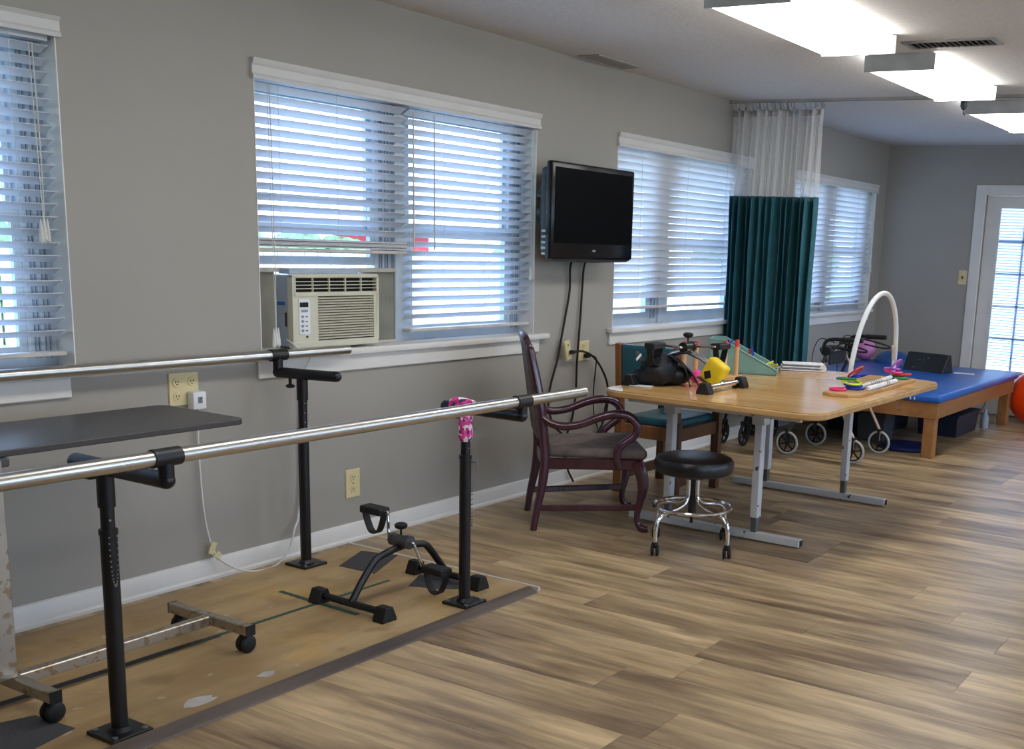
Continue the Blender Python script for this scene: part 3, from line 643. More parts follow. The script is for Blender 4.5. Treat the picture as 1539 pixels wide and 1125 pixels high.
b = B(); b.tube([(5.56, -.09, 1.36), (5.57, -.03, 1.3), (5.57, -.018, 1.15), (5.56, -.018, 1.0), (5.545, -.02, .86), (5.53, -.022, .7), (5.53, -.02, .55), (5.5, -.02, .4), (5.43, -.02, .25), (5.45, -.03, .1), (5.5, -.04, .012)], .0065, 8, smooth=6); obj('cable', b, 'rubber', t)
t = thing('hanging_socket_box', 'ivory extension socket hanging tilted on the television cord', 'extension socket', (5.42, -.03, .81))
b = B(); b.box((5.395, -.045, .81), (.055, .022, .115), rot=rot('Y', -16), bev=.004); obj('body', b, 'ivory', t)
b = B(); b.cyl((5.387, -.058, .84), (5.387, -.055, .84), .005, seg=8); b.cyl((5.4, -.058, .8), (5.4, -.055, .8), .005, seg=8); obj('slots', b, 'slot', t)
t = thing('black_extension_cord', 'black cord curving from the hanging socket down behind the chairs', 'cord', (5.6, -.03, .6))
b = B(); b.tube([(5.41, -.066, .8), (5.5, -.08, .80), (5.62, -.07, .765), (5.74, -.06, .68), (5.83, -.05, .56), (5.84, -.04, .4), (5.75, -.035, .28), (5.6, -.03, .26)], .0065, 8, smooth=6); b.box((5.41, -.07, .8), (.03, .022, .022), bev=.003); obj('cable', b, 'rubber', t)
t = thing('plug_cord', 'small black plug in the outlet with a thin cord hanging below', 'cord', (5.64, -.03, .76))
b = B(); b.box((5.635, -.025, .762), (.04, .03, .026), bev=.005); obj('plug', b, 'rubber', t)
b = B(); b.tube([(5.65, -.04, .765), (5.7, -.045, .745), (5.72, -.03, .68), (5.72, -.02, .55), (5.73, -.02, .4), (5.78, -.02, .3)], .004, 6, smooth=5); obj('cable', b, 'rubber', t)

# ------------------------------------------------------------------ plywood platform
t = thing('plywood_platform', 'worn plywood platform under the parallel bars, edged by a dark strip', 'platform', (1.5, -.6, 0))
PZ = .014
b = B(); b.b2((-1.2, -1.125, .0005), (3.655, -.09, PZ)); obj('panel', b, 'ply', t)
b = B(); b.prism([(-1.175, .0005), (-1.12, .0005), (-1.12, .02), (-1.135, .021), (-1.172, .006)], -1.2, 3.63, 'yz'); obj('border_strip', b, 'border', t)
b = B(); b.b2((3.655, -1.16, .0005), (3.668, -.05, .016)); obj('end_strip', b, 'slatdirty', t)
def patch(name, pts, m):
    b = B(); b.prism(pts, PZ, PZ+.0015); return obj(name, b, m, t)
patch('grip_patch', [(3.37, -.30), (3.60, -.20), (3.653, -.375), (3.38, -.50)], 'grip'); patch('grip_patch', [(3.34, -.73), (3.48, -.66), (3.62, -.87), (3.45, -.93), (3.39, -.86)], 'grip')
patch('grip_patch', [(1.45, -.66), (1.75, -.76), (1.765, -.93), (1.42, -1.02)], 'grip')
patch('tape_strip', [(2.985, -.385), (2.965, -.385), (2.945, -.83), (2.968, -.83)], 'tape')
patch('tape_strip', [(3.35, -.605), (3.35, -.622), (2.5, -.622), (2.5, -.603)], 'tape')
patch('tape_strip', [(2.5, -.603), (2.5, -.63), (1.0, -.61), (1.0, -.575)], 'darktape')
for (cx, cy, r1) in ((2.09, -1.05, .05), (2.36, -1.03, .03)):
    pts = [(cx+r1*(.6+.5*random.random())*1.3*math.cos(a), cy+r1*(.4+.5*random.random())*math.sin(a)) for a in [2*PI*k/14 for k in range(14)]]
    b = B(); b.prism(pts, PZ, PZ+.0006); obj('glue_stain', b, 'slatdirty', t)

# ------------------------------------------------------------------ parallel bars
def hbar(label, y_rail, zr, x0, x1, posts, arm_dirs, grp='parallel bars'):
    t = thing('parallel_bar', label, 'parallel bar', (posts[0][0], posts[0][1], PZ), 0, grp)
    b = B(); b.tube([(x0, y_rail, zr), (x1, y_rail, zr)], .0205, 24, cap=False); b.tube([(x0, y_rail, zr), (x1, y_rail, zr)], .018, 24, cap=False)
    for xe in (x0, x1):
        pass
    rl = obj('rail', b, 'steel', t)
    b = B(); b.cyl((x1-.002, y_rail, zr), (x1-.0015, y_rail, zr), .018, seg=20); obj('rail_bore', b, 'dark', rl)
    for i, (px_, py_) in enumerate(posts):
        cxr, ex, ey, za = arm_dirs[i]      # rail clamp x, far arm end (x, y), arm height
        b = B(); b.box((px_, py_, PZ+.006), (.125, .125, .012), bev=.002); bp = obj('base_plate', b, 'black', t)
        b = B(); b.lathe([(.034, 0), (.026, .012)], (px_, py_, PZ+.012), seg=20); obj('weld_ring', b, 'black', bp)
        for sx in (-1, 1):
            for sy in (-1, 1):
                b = B(); b.lathe([(.008, 0), (.008, .003), (.003, .005), (0, .005)], (px_+sx*.046, py_+sy*.046, PZ+.012), seg=12); obj('bolt', b, 'bolt', bp)
        b = B(); b.cyl((px_, py_, PZ+.01), (px_, py_, .60), .0225, seg=24); b.cyl((px_, py_, .598), (px_, py_, .612), .025, seg=24); po = obj('post', b, 'black', t)
        b = B(); b.cyl((px_, py_, .60), (px_, py_, za-.01), .0185, seg=20); b.cyl((px_, py_, za-.11), (px_, py_, za-.012), .023, seg=20); ip = obj('inner_post', b, 'black', t)
        for z in (.64, .68, .72): b = B(); b.cyl((px_-.005, py_-.0195, z), (px_-.005, py_-.018, z), .003, seg=8); obj('pin_hole', b, 'bolt', ip)
        b = B(); b.tube([(ex, ey, za), (cxr, y_rail, za)], .0225, 20); b.sphere((cxr, y_rail, za), .0225, 16); b.sphere((ex, ey, za), .0225, 16, (1, 1, 1)); b.tube([(cxr, y_rail, za), (cxr, y_rail, zr-.015)], .0205, 20); ar = obj('arm', b, 'black', t)
        b = B(); b.tube([(cxr-.04, y_rail, zr), (cxr+.04, y_rail, zr)], .0245, 24); obj('clamp', b, 'plastic', ar)
        kx, ky = px_+(cxr-px_)*.5, py_+(y_rail-py_)*.5
        if i == 0 and label.startswith('far'):
            b = B(); b.cyl((kx, ky, za-.02), (kx, ky, za-.05), .007, seg=10); b.lathe([(.012, 0), (.018, .004), (.018, .012), (.008, .016)], (kx, ky, za-.062), seg=8); obj('knob', b, 'rubber', ar)
        else:
            b = B(); b.box((px_+(ex-px_)*.55, py_+(ey-py_)*.55, za-.03), (.03, .045, .022), bev=.003); obj('knob', b, 'rubber', ar)
    return t
hb = hbar('far steel parallel bar along the wall, below the windows', -.075, .915, -1.4, 3.66, [(3.30, -.175), (1.79, -.175)], [(3.262, 3.338, -.335, .842), (1.71, 1.9, -.335, .845)])
fb = hbar('near steel parallel bar on two black posts, closest to the camera', -1.318, .847, -1.4, 3.72, [(1.82, -1.057), (3.312, -1.052)], [(1.82, 1.82, -.93, .785), (3.315, 3.312, -.955, .792)])
b = B(); b.tube([(3.312, -.99, .80), (3.312, -1.02, .802), (3.312, -1.05, .802), (3.312, -1.09, .80)], [.027, .031, .030, .026], 16, smooth=3); b.tube([(3.312, -1.052, .80), (3.312, -1.052, .77), (3.312, -1.052, .73), (3.312, -1.052, .69), (3.312, -1.052, .665)], [.027, .0275, .026, .0285, .021], 16, smooth=3); o = obj('fabric_wrap', b, 'plaid', fb); o['label'] = 'pink and white plaid cloth wrapped round the post'
def chain(parent, x, y, z0, z1, loop):
    b = B(); n = 26
    for k in range(n):
        a = k/(n-1); z = z0+(z1-z0)*math.sin(a*PI) ; xx = x + loop*math.cos(a*PI); b.sphere((xx, y, z), .0028, 6)
    o = obj('ball_chain', b, 'bolt', parent); o['kind'] = 'stuff'
chain(fb, 1.815, -1.084, .595, .455, .012); chain(fb, 3.322, -1.078, .50, .33, .004)
b = B(); b.cyl((3.322, -1.1, .585), (3.33, -1.03, .585), .003, seg=8); b.cyl((3.34, -1.085, .555), (3.34, -1.085, .61), .0025, seg=8); obj('locking_pin', b, 'bolt', fb)

# ------------------------------------------------------------------ overbed table
t = thing('overbed_table', 'rolling tray table with charcoal top and worn chrome frame', 'table', (1.9, -.62, PZ))
b = B()
def rrect(x0, y0, x1, y1, r, n=6):
    pts = []
    for cx, cy, a0 in ((x1-r, y1-r, 0), (x0+r, y1-r, 90), (x0+r, y0+r, 180), (x1-r, y0+r, 270)):
        for k in range(n+1): a = math.radians(a0+90*k/n); pts.append((cx+r*math.cos(a), cy+r*math.sin(a)))
    return pts
b.prism(rrect(1.5, -.66, 2.615, -.21, .035), .765, .785); obj('tabletop', b, 'laminate', t, bevel=.003)
FX = [(1.745, -.88, -.44), (2.44, -.86, -.45)]
for x, y0, y1 in FX:
    b = B(); b.b2((x-.0175, y0, .085), (x+.0175, y1, .12), bev=.003); ft = obj('foot_bar', b, 'worn', t)
    for ye in (y0, y1): b = B(); b.b2((x-.018, ye-.002, .084), (x+.018, ye+.001, .121)); obj('end_plug', b, 'rubber', ft)
    for y in (y0+.04, y1-.03):
        b = B(); b.cyl((x, y, .062), (x, y, .09), .012, seg=12)
        dx = .012
        for s in (-1, 1): b.lathe([(0, -.009), (.02, -.009), (.029, -.004), (.031, 0), (.029, .006), (.012, .009), (0, .009)], (x+dx+.0, y+s*.013, PZ+.032), (0, 1, 0), 20)
        b.tube([(x-.004, y, .075), (x+.012, y, .072), (x+.03, y, .06), (x+.036, y, .045)], [.011, .014, .012, .008], 10, smooth=3)
        obj('caster', b, 'rubber', ft)
b = B(); b.bar((1.76, -.66, .1), (2.425, -.655, .1), .035, .035, bev=.003); obj('cross_bar', b, 'worn', t)
b = B(); b.b2((1.69, -.70, .12), (1.745, -.63, .765), bev=.003); b.b2((1.63, -.695, .12), (1.685, -.635, .5), bev=.003); obj('column', b, 'worn', t)
b = B(); b.b2((1.6, -.68, .74), (1.78, -.4, .765), bev=.004); obj('under_bracket', b, 'greytube', t)

# ------------------------------------------------------------------ pedal exercisers (local: feet bars along y, arch along x)
def pedal_ex(root, frame_m, hub_m, crank_m, L, W, hz, a1, a2, side=1, stub=.03, strapdrop=.092, footm='rubber'):
    for s in (-1, 1):
        b = B(); b.tube([(s*L/2, -W/2, .03), (s*L/2, W/2, .03)], .0145, 14); fbar = obj('foot_bar', b, frame_m, root, local=True)
        for e in (-1, 1):
            b = B(); y = e*W/2
            b.hull([(s*L/2+dx, y+dy*e, z) for dx, z in ((-.036, 0), (.036, 0), (.036, .012), (-.036, .012), (.017, .056), (-.017, .056)) for dy in (-.036, .02)]); obj('rubber_foot', b, footm, fbar, local=True, bevel=.003)
    b = B(); b.tube([(-L/2, 0, .035), (-L/2+.05, 0, .10), (-L/2+.115, 0, hz-.045), (-L/2+.16, 0, hz-.028), (0, 0, hz-.012), (L/2-.16, 0, hz-.028+.006), (L/2-.115, 0, hz-.04), (L/2-.05, 0, .10), (L/2, 0, .035)], .0145, 14, smooth=5); obj('arch', b, frame_m, root, local=True)
    b = B(); b.cyl((0, -.042, hz+.012), (0, .042, hz+.012), .024, seg=22); b.cyl((0, -.05, hz+.012), (0, -.03, hz+.012), .028, seg=22); b.cyl((0, .036, hz+.012), (0, .05, hz+.012), .026, seg=22); obj('hub', b, hub_m, root, local=True)
    b = B(); b.cyl((0, 0, hz+.03), (0, 0, hz+.065), .004, seg=8); b.lathe([(.008, 0), (.022, .006), (.026, .012), (.026, .02), (.018, .026), (0, .028)], (0, 0, hz+.058), seg=12); obj('tension_knob', b, 'rubber', root, local=True)
    for s, ang, rad in ((1, a1, .098), (-1, a2, .105)):
        a = math.radians(ang); y0 = s*.055; px_, pz = rad*math.cos(a), hz+.012+rad*math.sin(a)
        b = B(); b.tube([(0, s*.04, hz+.012), (0, s*.062, hz+.012), (px_*.12, s*.07, hz+.012+.12*(pz-hz-.012)), (px_*.95, s*.085, hz+.012+.95*(pz-hz-.012)), (px_, s*.095, pz), (px_, s*.12, pz)], .0065, 10, smooth=4); cr = obj('crank', b, crank_m, root, local=True)
        b = B(); b.box((px_, s*.16, pz), (.062, .115, .03), bev=.005); pd = obj('pedal', b, 'rubber', root, local=True)
        b = B(); w = .016
        yy = [s*.106, s*.214]
        pts = [(px_, yy[0], pz+.012), (px_, yy[0]+s*.004, pz-.03), (px_, (yy[0]+yy[1])/2-s*.025, pz-strapdrop), (px_, (yy[0]+yy[1])/2+s*.02, pz-strapdrop-.004), (px_, yy[1]-s*.003, pz-.03), (px_, yy[1], pz+.012)]
        # flat strap as swept quads
        sm = []
        for i in range(len(pts)-1):
            for k in range(5): sm.append(Vector(pts[i]).lerp(Vector(pts[i+1]), k/5))
        sm.append(Vector(pts[-1]))
        for _ in range(3): sm = [sm[0]]+[(sm[i-1]+sm[i]*2+sm[i+1])/4 for i in range(1, len(sm)-1)]+[sm[-1]]
        cen = sum(sm, Vector())/len(sm)
        rows = []
        for p in sm:
            d = Vector((0, p.y-cen.y, p.z-cen.z)).normalized()*.003
            rows.append([b.bm.verts.new(p+d+Vector((-w, 0, 0))), b.bm.verts.new(p+d+Vector((w, 0, 0))), b.bm.verts.new(p-d+Vector((w, 0, 0))), b.bm.verts.new(p-d+Vector((-w, 0, 0)))])
        for r1, r2 in zip(rows, rows[1:]):
            for k in range(4): b.bm.faces.new((r1[k], r1[(k+1) % 4], r2[(k+1) % 4], r2[k]))
        b.bm.faces.new(rows[0]); b.bm.faces.new(rows[-1][::-1])
        obj('strap', b, 'rubber', pd, local=True)
t = thing('pedal_exerciser', 'black pedal exerciser standing on the plywood between the bars', 'pedal exerciser', (3.235, -.79, PZ), math.radians(-2))
pedal_ex(t, 'black', 'greytube', 'chrome', .52, .37, .215, 83, -72)
t = thing('tabletop_exerciser', 'chrome pedal exerciser standing on the wooden table, yellow pouch hung on it', 'pedal exerciser', (5.03, -1.05, .73), math.radians(90))
pedal_ex(t, 'chrome', 'black', 'chrome', .43, .40, .19, 4, 178)

# ------------------------------------------------------------------ queen anne arm chair
t = thing('armchair', 'purple stained wooden armchair with curled arms and grey brown seat', 'chair', (4.79, -.60, 0), math.radians(-48.5))
L_ = True
for s in (-1, 1):
    b = B(); y = s*.215
    b.tube([(-.275, y, 0), (-.262, y, .1), (-.238, y, .22), (-.225, y, .35), (-.23, y, .45), (-.245, y, .6), (-.272, y*.98, .75), (-.305, y*.93, .90), (-.315, y*.9, .935)], [.016, .018, .021, .024, .023, .022, .021, .019, .012], 10, smooth=4, flat=1.15); obj('rear_leg', b, 'purple', t, local=True)
    b = B(); y = s*.255
    b.tube([(.235, y, .36), (.255, y*1.02, .31), (.268, y*1.03, .24), (.258, y, .16), (.245, y*.99, .09), (.25, y*1.0, .04), (.275, y*1.04, .014), (.30, y*1.06, .016)], [.032, .033, .029, .021, .016, .015, .02, .016], 12, smooth=4); obj('front_leg', b, 'purple', t, local=True)
    b = B(); ya = s*.225
    b.tube([(-.24, ya, .575), (-.20, s*.24, .55), (-.14, s*.255, .538), (-.06, s*.265, .55), (.03, s*.27, .585), (.11, s*.272, .603), (.18, s*.272, .595), (.225, s*.272, .55), (.215, s*.272, .50), (.17, s*.272, .465), (.135, s*.27, .43), (.13, s*.268, .38), (.145, s*.262, .335)], [.017, .02, .021, .02, .021, .023, .022, .021, .021, .02, .02, .02, .02], 12, smooth=4); obj('arm', b, 'purple', t, local=True)
    b = B(); b.bar((-.25, s*.215, .115), (.245, s*.25, .125), .02, .032, bev=.004); obj('stretcher', b, 'purple', t, local=True)
    b = B(); b.bar((-.225, s*.215, .345), (.235, s*.25, .345), .024, .055, bev=.004); obj('side_rail', b, 'purple', t, local=True)
b = B(); b.bar((.24, -.25, .345), (.24, .25, .345), .024, .055, bev=.004); obj('front_rail', b, 'purple', t, local=True)
b = B(); b.bar((-.225, -.2, .345), (-.225, .2, .345), .024, .055, bev=.004); obj('rear_rail', b, 'purple', t, local=True)
b = B(); b.prism([(-.21, -.2), (.272, -.285), (.285, -.25), (.285, .25), (.272, .285), (-.21, .2)], .372, .425)
o = obj('seat', b, 'seatfab', t, local=True); md = o.modifiers.new('bev', 'BEVEL'); md.width = .022; md.segments = 4; md.limit_method = 'ANGLE'
b = B(); b.tube([(-.305, -.17, .90), (-.325, -.12, .95), (-.33, 0, .96), (-.325, .12, .95), (-.305, .17, .90)], [.019, .02, .022, .02, .019], 10, smooth=5); obj('crest_rail', b, 'purple', t, local=True)
b = B(); b.hull([(xx+dx, s*w, z) for xx, w, z in ((-.245, .175, .46), (-.275, .18, .7), (-.308, .165, .89), (-.318, .1, .935)) for dx in (-.018, .022) for s in (-1, 1)]); o = obj('backrest', b, 'seatfab', t, local=True); md = o.modifiers.new('bev', 'BEVEL'); md.width = .012; md.segments = 3; md.limit_method = 'ANGLE'

# ------------------------------------------------------------------ oak chair with teal upholstery
t = thing('oak_armchair', 'oak framed armchair with teal vinyl, tucked behind the wooden table', 'chair', (5.74, -.55, 0), 0)
for s, m_ in ((1, 'oak'), (-1, 'dark_wood')):  # one oak frame, two tones: window-side and back parts paler, the rest darker
    b = B(); y = s*.19
    b.bar((-.24, y, 0), (-.24, y, .45), .055, .042, up=(1, 0, 0), bev=.004); b.bar((-.24, y, .44), (-.275, y, .875), .04, .045, up=(1, 0, 0), bev=.005); obj('rear_leg', b, m_, t, local=True)
    b = B(); b.bar((.25, y, 0), (.25, y, .60), .055, .042, up=(1, 0, 0), bev=.004); obj('front_leg', b, 'dark_wood', t, local=True)
    b = B(); b.bar((-.25, y, .615), (.29, y, .615), .05, .03, bev=.006); obj('arm', b, m_, t, local=True)
    b = B(); b.bar((-.22, y, .375), (.23, y, .375), .022, .075, bev=.003); obj('side_rail', b, 'dark_wood', t, local=True)
    b = B(); b.bar((-.22, y, .1), (.23, y, .1), .02, .06, bev=.003); obj('stretcher', b, 'dark_wood', t, local=True)
b = B(); b.bar((-.24, -.17, .375), (-.24, .17, .375), .03, .075, bev=.003); obj('rear_rail', b, 'oak', t, local=True)
b = B(); b.bar((.25, -.17, .375), (.25, .17, .375), .03, .075, bev=.003); obj('front_rail', b, 'dark_wood', t, local=True)
b = B(); b.box((.01, 0, .43), (.46, .345, .055), bev=.02, seg=3); obj('seat', b, 'teal', t, local=True)
b = B(); b.box((-.262, 0, .745), (.04, .345, .25), rot=rot('Y', -5), bev=.015, seg=3); obj('backrest', b, 'teal', t, local=True)

# ------------------------------------------------------------------ rolling stool
t = thing('rolling_stool', 'round black vinyl rolling stool with chrome ring and casters', 'stool', (4.655, -1.325, 0), math.radians(30))
b = B(); b.lathe([(0, .378), (.17, .378), (.186, .386), (.191, .4), (.191, .432), (.182, .448), (.16, .457), (.08, .461), (0, .461)], seg=40); obj('seat', b, 'vinyl', t, local=True)
b = B(); b.lathe([(0, .372), (.11, .372), (.15, .379)], seg=30); b.cyl((0, 0, .35), (0, 0, .376), .036, seg=24); obj('seat_plate', b, 'steel', t, local=True)
b = B(); b.cyl((0, 0, .16), (0, 0, .37), .02, seg=20); b.cyl((0, 0, .13), (0, 0, .2), .008, seg=12); obj('column', b, 'plastic', t, local=True)
for k in range(4):
    a = math.radians(45+90*k); cx, cy = math.cos(a), math.sin(a); b = B()
    b.tube([(cx*.03, cy*.03, .345), (cx*.03, cy*.03, .27), (cx*.045, cy*.045, .235), (cx*.09, cy*.09, .212), (cx*.17, cy*.17, .2), (cx*.215, cy*.215, .18), (cx*.236, cy*.236, .145), (cx*.24, cy*.24, .065)], .0115, 12, smooth=4); lg = obj('leg', b, 'chrome', t, local=True)
    b = B(); c0 = (cx*.24, cy*.24)
    b.cyl((c0[0], c0[1], .052), (c0[0], c0[1], .07), .013, seg=12)
    for s in (-1, 1): b.lathe([(0, -.008), (.018, -.008), (.026, -.003), (.0275, 0), (.026, .006), (.01, .009), (0, .009)], (c0[0]+.012, c0[1]+s*.012, .0275), (0, 1, 0), 18)
    b.tube([(c0[0]-.006, c0[1], .058), (c0[0]+.015, c0[1], .057), (c0[0]+.032, c0[1], .04)], [.01, .015, .009], 10, smooth=3); obj('caster', b, 'rubber', lg, local=True)
b = B(); n = 40; b.tube([(.187*math.cos(2*PI*k/n), .187*math.sin(2*PI*k/n), .212) for k in range(n)], .0095, 10, closed=True); obj('foot_ring', b, 'chrome', t, local=True)

# ------------------------------------------------------------------ work table
TZ = .73
t = thing('work_table', 'large oak laminate work table on white metal legs', 'table', (5.5, -1.37, 0))
b = B(); b.prism(rrect(4.61, -1.965, 6.42, -.79, .11, 8), TZ-.034, TZ-.004); obj('edge_band', b, 'edge', t, bevel=.006)
b = B(); b.prism(rrect(4.614, -1.961, 6.416, -.794, .107, 8), TZ-.006, TZ); obj('tabletop', b, 'tabletop', t)
b = B(); b.b2((4.72, -1.83, TZ-.062), (4.745, -.9, TZ-.034)); b.b2((4.98, -1.8, TZ-.075), (5.02, -.9, TZ-.034)); b.b2((6.16, -1.8, TZ-.075), (6.2, -.9, TZ-.034)); b.b2((4.745, -.93, TZ-.062), (6.2, -.9, TZ-.034)); b.b2((4.745, -1.8, TZ-.062), (6.2, -1.77, TZ-.034)); obj('under_frame', b, 'legwhite', t)
for x, yA, yB in ((5.0, -.765, -1.755), (6.19, -.775, -1.765)):
    b = B(); b.b2((x-.022, yB, .008), (x+.022, yA, .046), bev=.003); fo = obj('foot_bar', b, 'legwhite', t)
    b = B(); b.b2((x-.017, yB-.002, .012), (x+.017, yB+.002, .042)); obj('end_opening', b, 'dark', fo)
    for y in (-.995, -1.50):
        b = B(); b.cyl((x-.001, y, .045), (x-.001, y, .16), .0, seg=4) if False else b.b2((x-.019, y-.014, .045), (x+.019, y+.014, .2)); obj('inner_leg', b, 'legsteel', t)
        b = B(); b.b2((x-.024, y-.02, .12), (x+.024, y+.02, TZ-.07), bev=.003); lg = obj('leg', b, 'legwhite', t)
        b = B(); b.b2((x-.034, y-.034, TZ-.14), (x+.034, y+.034, TZ-.06), bev=.003); b.cyl((x-.038, y+.01, TZ-.1), (x-.03, y+.01, TZ-.1), .007, seg=10); obj('leg_bracket', b, 'legwhite', lg)

# ------------------------------------------------------------------ things on the work table
t = thing('arc_ring_toy', 'white arc tube on a wooden board for sliding coloured rings', 'therapy arc', (5.8, -1.78, TZ))
b = B(); b.prism([(5.30, -1.69), (5.27, -1.74), (5.28, -1.83), (5.34, -1.88), (6.27, -1.855), (6.30, -1.83), (6.30, -1.71), (6.27, -1.685)], TZ, TZ+.017); obj('board', b, 'edge', t, bevel=.003)
b = B(); ax0, ax1 = 5.56, 6.24; pts = []
for k in range(21):
    a = PI*k/20; pts.append(((ax0+ax1)/2-(ax1-ax0)/2*math.cos(a), -1.725-.03*math.sin(a), TZ+.04+.46*math.sin(a)**.92 if 0 < k < 20 else TZ+.02))
b.tube(pts, .0135, 14, smooth=2); ac_ = obj('arc_tube', b, 'whitep', t)
b = B(); b.tube([(6.197, -1.735, TZ+.2), (6.213, -1.733, TZ+.16), (6.222, -1.731, TZ+.13)], .0142, 14); obj('tape_mark', b, 'slatdirty', ac_)
def ring(x, y, z, r, m, rx_=0, ry_=0, r2=.006, lab=''):
    b = B(); n = 24; R = Matrix.Rotation(rx_, 3, 'X') @ Matrix.Rotation(ry_, 3, 'Y')
    b.tube([Vector((x, y, z))+R @ Vector((r*math.cos(2*PI*k/n), r*math.sin(2*PI*k/n), 0)) for k in range(n)], r2, 8, closed=True)
    return tag(obj('plastic_ring', b, m), lab, 'ring', 'coloured rings on the arc board')
zr = TZ+.017
ring(5.40, -1.73, zr+.007, .04, 'pinkp', 0, 0, .006, 'pink ring lying at the near left end of the board')
ring(5.52, -1.775, zr+.007, .045, 'bluep', 0, 0, .0065, 'dark blue ring at the bottom of the near ring pile')
ring(5.52, -1.765, zr+.021, .045, 'bluep', .05, 0, .0065, 'upper dark blue ring of the near ring pile, under the lime ring')
ring(5.50, -1.765, zr+.036, .048, 'lime', .1, -.06, .006, 'lime yellow ring in the near ring pile')
ring(5.52, -1.725, zr+.05, .048, 'greenp', -.05, .05, .0065, 'green ring on the near ring pile beside the arc foot')
ring(5.57, -1.775, zr+.066, .044, 'bluep', -.35, .1, .006, 'tilted blue ring on top of the near ring pile')
ring(5.555, -1.76, zr+.086, .045, 'redp', -.7, 0, .0055, 'steeply tilted red ring on top of the near ring pile')
ring(6.19, -1.775, zr+.008, .05, 'greenp', 0, 0, .0075, 'green ring lying flat in the far ring pile')
ring(6.235, -1.785, zr+.022, .045, 'redp', -.12, 0, .0065, 'red ring sliding off the far ring pile')
ring(6.22, -1.735, zr+.036, .045, 'pinkp', .1, 0, .0065, 'hot pink ring in the far ring pile under the lilac ring')
ring(6.24, -1.72, zr+.05, .042, 'purp', 0, .05, .006, 'purple ring low around the far arc foot')
ring(6.22, -1.745, zr+.072, .044, 'purp', -.9, 0, .0055, 'lilac ring leaning upright against the far arc foot')
def dowel(lab, p, q, marks, r=.014):
    p, q = Vector(p), Vector(q); t = thing('marked_dowel', lab, 'dowel', p, 0, 'marked dowels on the arc board'); dv = q-p; dn = dv.normalized()
    b = B(); b.tube([p, p+dn*.01, q-dn*.03, q], [r*.7, r, r, r*.55], 14); d0 = obj('stick', b, 'paper', t)
    for m_ in marks:
        c = p+dv*m_; b = B(); b.tube([c, c+dn*.009], r*1.05, 14); obj('black_mark', b, 'rubber', d0)
dowel('white marked stick lying farther back on the arc board', (5.52, -1.80, zr+.0125), (6.14, -1.755, zr+.0125), (.30, .36, .41, .46, .52, .6), .0125)
dowel('white marked stick lying at the front of the arc board, pointed end', (5.50, -1.855, zr+.0125), (6.0, -1.835, zr+.0125), (.58, .64), .0125)

# black brace / bag pile
t = thing('black_brace', 'crumpled black nylon brace heaped at the window end of the table', 'brace', (4.97, -.92, TZ))
b = B(); rnd = random.Random(5)
b.sphere((4.98, -.925, TZ+.075), .1, 24, (1.15, .85, .75)); b.sphere((4.93, -.88, TZ+.04), .08, 20, (1, 1, .5)); b.sphere((5.05, -.97, TZ+.05), .08, 20, (1.1, 1, .6)); b.sphere((4.95, -.93, TZ+.12), .055, 16, (1.1, .8, .9))
for v_ in b.bm.verts:
    p = v_.co; nz = (abs(math.sin(p.x*47+p.z*33+p.y*20))-.5)*.028+math.sin(p.y*97+p.z*80)*.005; v_.co = p + (p-Vector((4.98, -.92, TZ+.05))).normalized()*nz; v_.co.z = max(v_.co.z, TZ+.0005)
obj('body', b, 'bagcloth', t, angle=60)
for (p0, p1, p2, w) in (((4.9, -.85, TZ+.12), (4.9, -.83, TZ+.16), (4.93, -.86, TZ+.1), .02), ((5.02, -1.0, TZ+.14), (5.06, -1.06, TZ+.07), (5.06, -1.11, TZ+.005), .025), ((4.98, -.97, TZ+.16), (5.02, -1.04, TZ+.1), (5.02, -1.08, TZ+.003), .02)):
    b = B(); b.tube([p0, p1, p2], [w*.8, w, w*.6], 8, smooth=6, flat=.25); obj('strap', b, 'bagcloth', t)
b = B(); b.box((4.86, -.865, TZ+.145), (.05, .004, .012), rot=rot('Y', -30)); obj('white_trim', b, 'whitep', t)
b = B(); b.box((4.84, -.90, TZ+.004), (.06, .11, .004), rot=rot('Z', 10)); tag(obj('paper_slip', b, 'paper'), 'white paper slip peeking out from under the black brace', 'paper')
# yellow pouch
t = thing('yellow_pouch', 'yellow pouch with black diamond patch hanging on the chrome exerciser', 'pouch', (5.06, -1.2, TZ+.08))
Ry = rot('X', 28) @ rot('Z', -8)
b = B(); b.box((5.03, -1.215, TZ+.088), (.07, .115, .125), rot=Ry, bev=.018, seg=3); obj('body', b, 'yellow', t)
b = B(); b.box(Vector((5.03, -1.215, TZ+.088))+Ry @ Vector((-.0362, .012, -.022)), (.002, .038, .038), rot=Ry @ rot('X', 45)); obj('diamond_patch', b, 'rubber', t)
b = B(); b.box(Vector((5.03, -1.215, TZ+.088))+Ry @ Vector((-.02, -.0, -.064)), (.05, .11, .006), rot=Ry); obj('zipper', b, 'slot', t)
# pink dumbbell
def dumbbell(lab, c, ang, m_):
    t = thing('dumbbell', lab, 'dumbbell', c, ang)
    b = B(); b.cyl((-.05, 0, .033), (.05, 0, .033), .015, seg=16); obj('grip', b, m_, t, local=True)
    for s in (-1, 1):
        b = B(); b.lathe([(0, -.024), (.026, -.024), (.034, -.012), (.034, .012), (.026, .024), (0, .024)], (s*.058, 0, .033), (1, 0, 0), 8); obj('weight', b, m_, t, local=True)
dumbbell('pink dumbbell on the wooden table beside the black brace', (5.25, -.935, TZ), math.radians(-100), 'hotpink')
b = B(); b.hull([(5.17, -.81, TZ), (5.26, -.80, TZ), (5.26, -.85, TZ), (5.18, -.87, TZ), (5.22, -.83, TZ+.1), (5.20, -.83, TZ+.09)]); tag(obj('black_wedge', b, 'bagcloth', bevel=.006), 'small black cloth wedge behind the pink dumbbell', 'pouch')
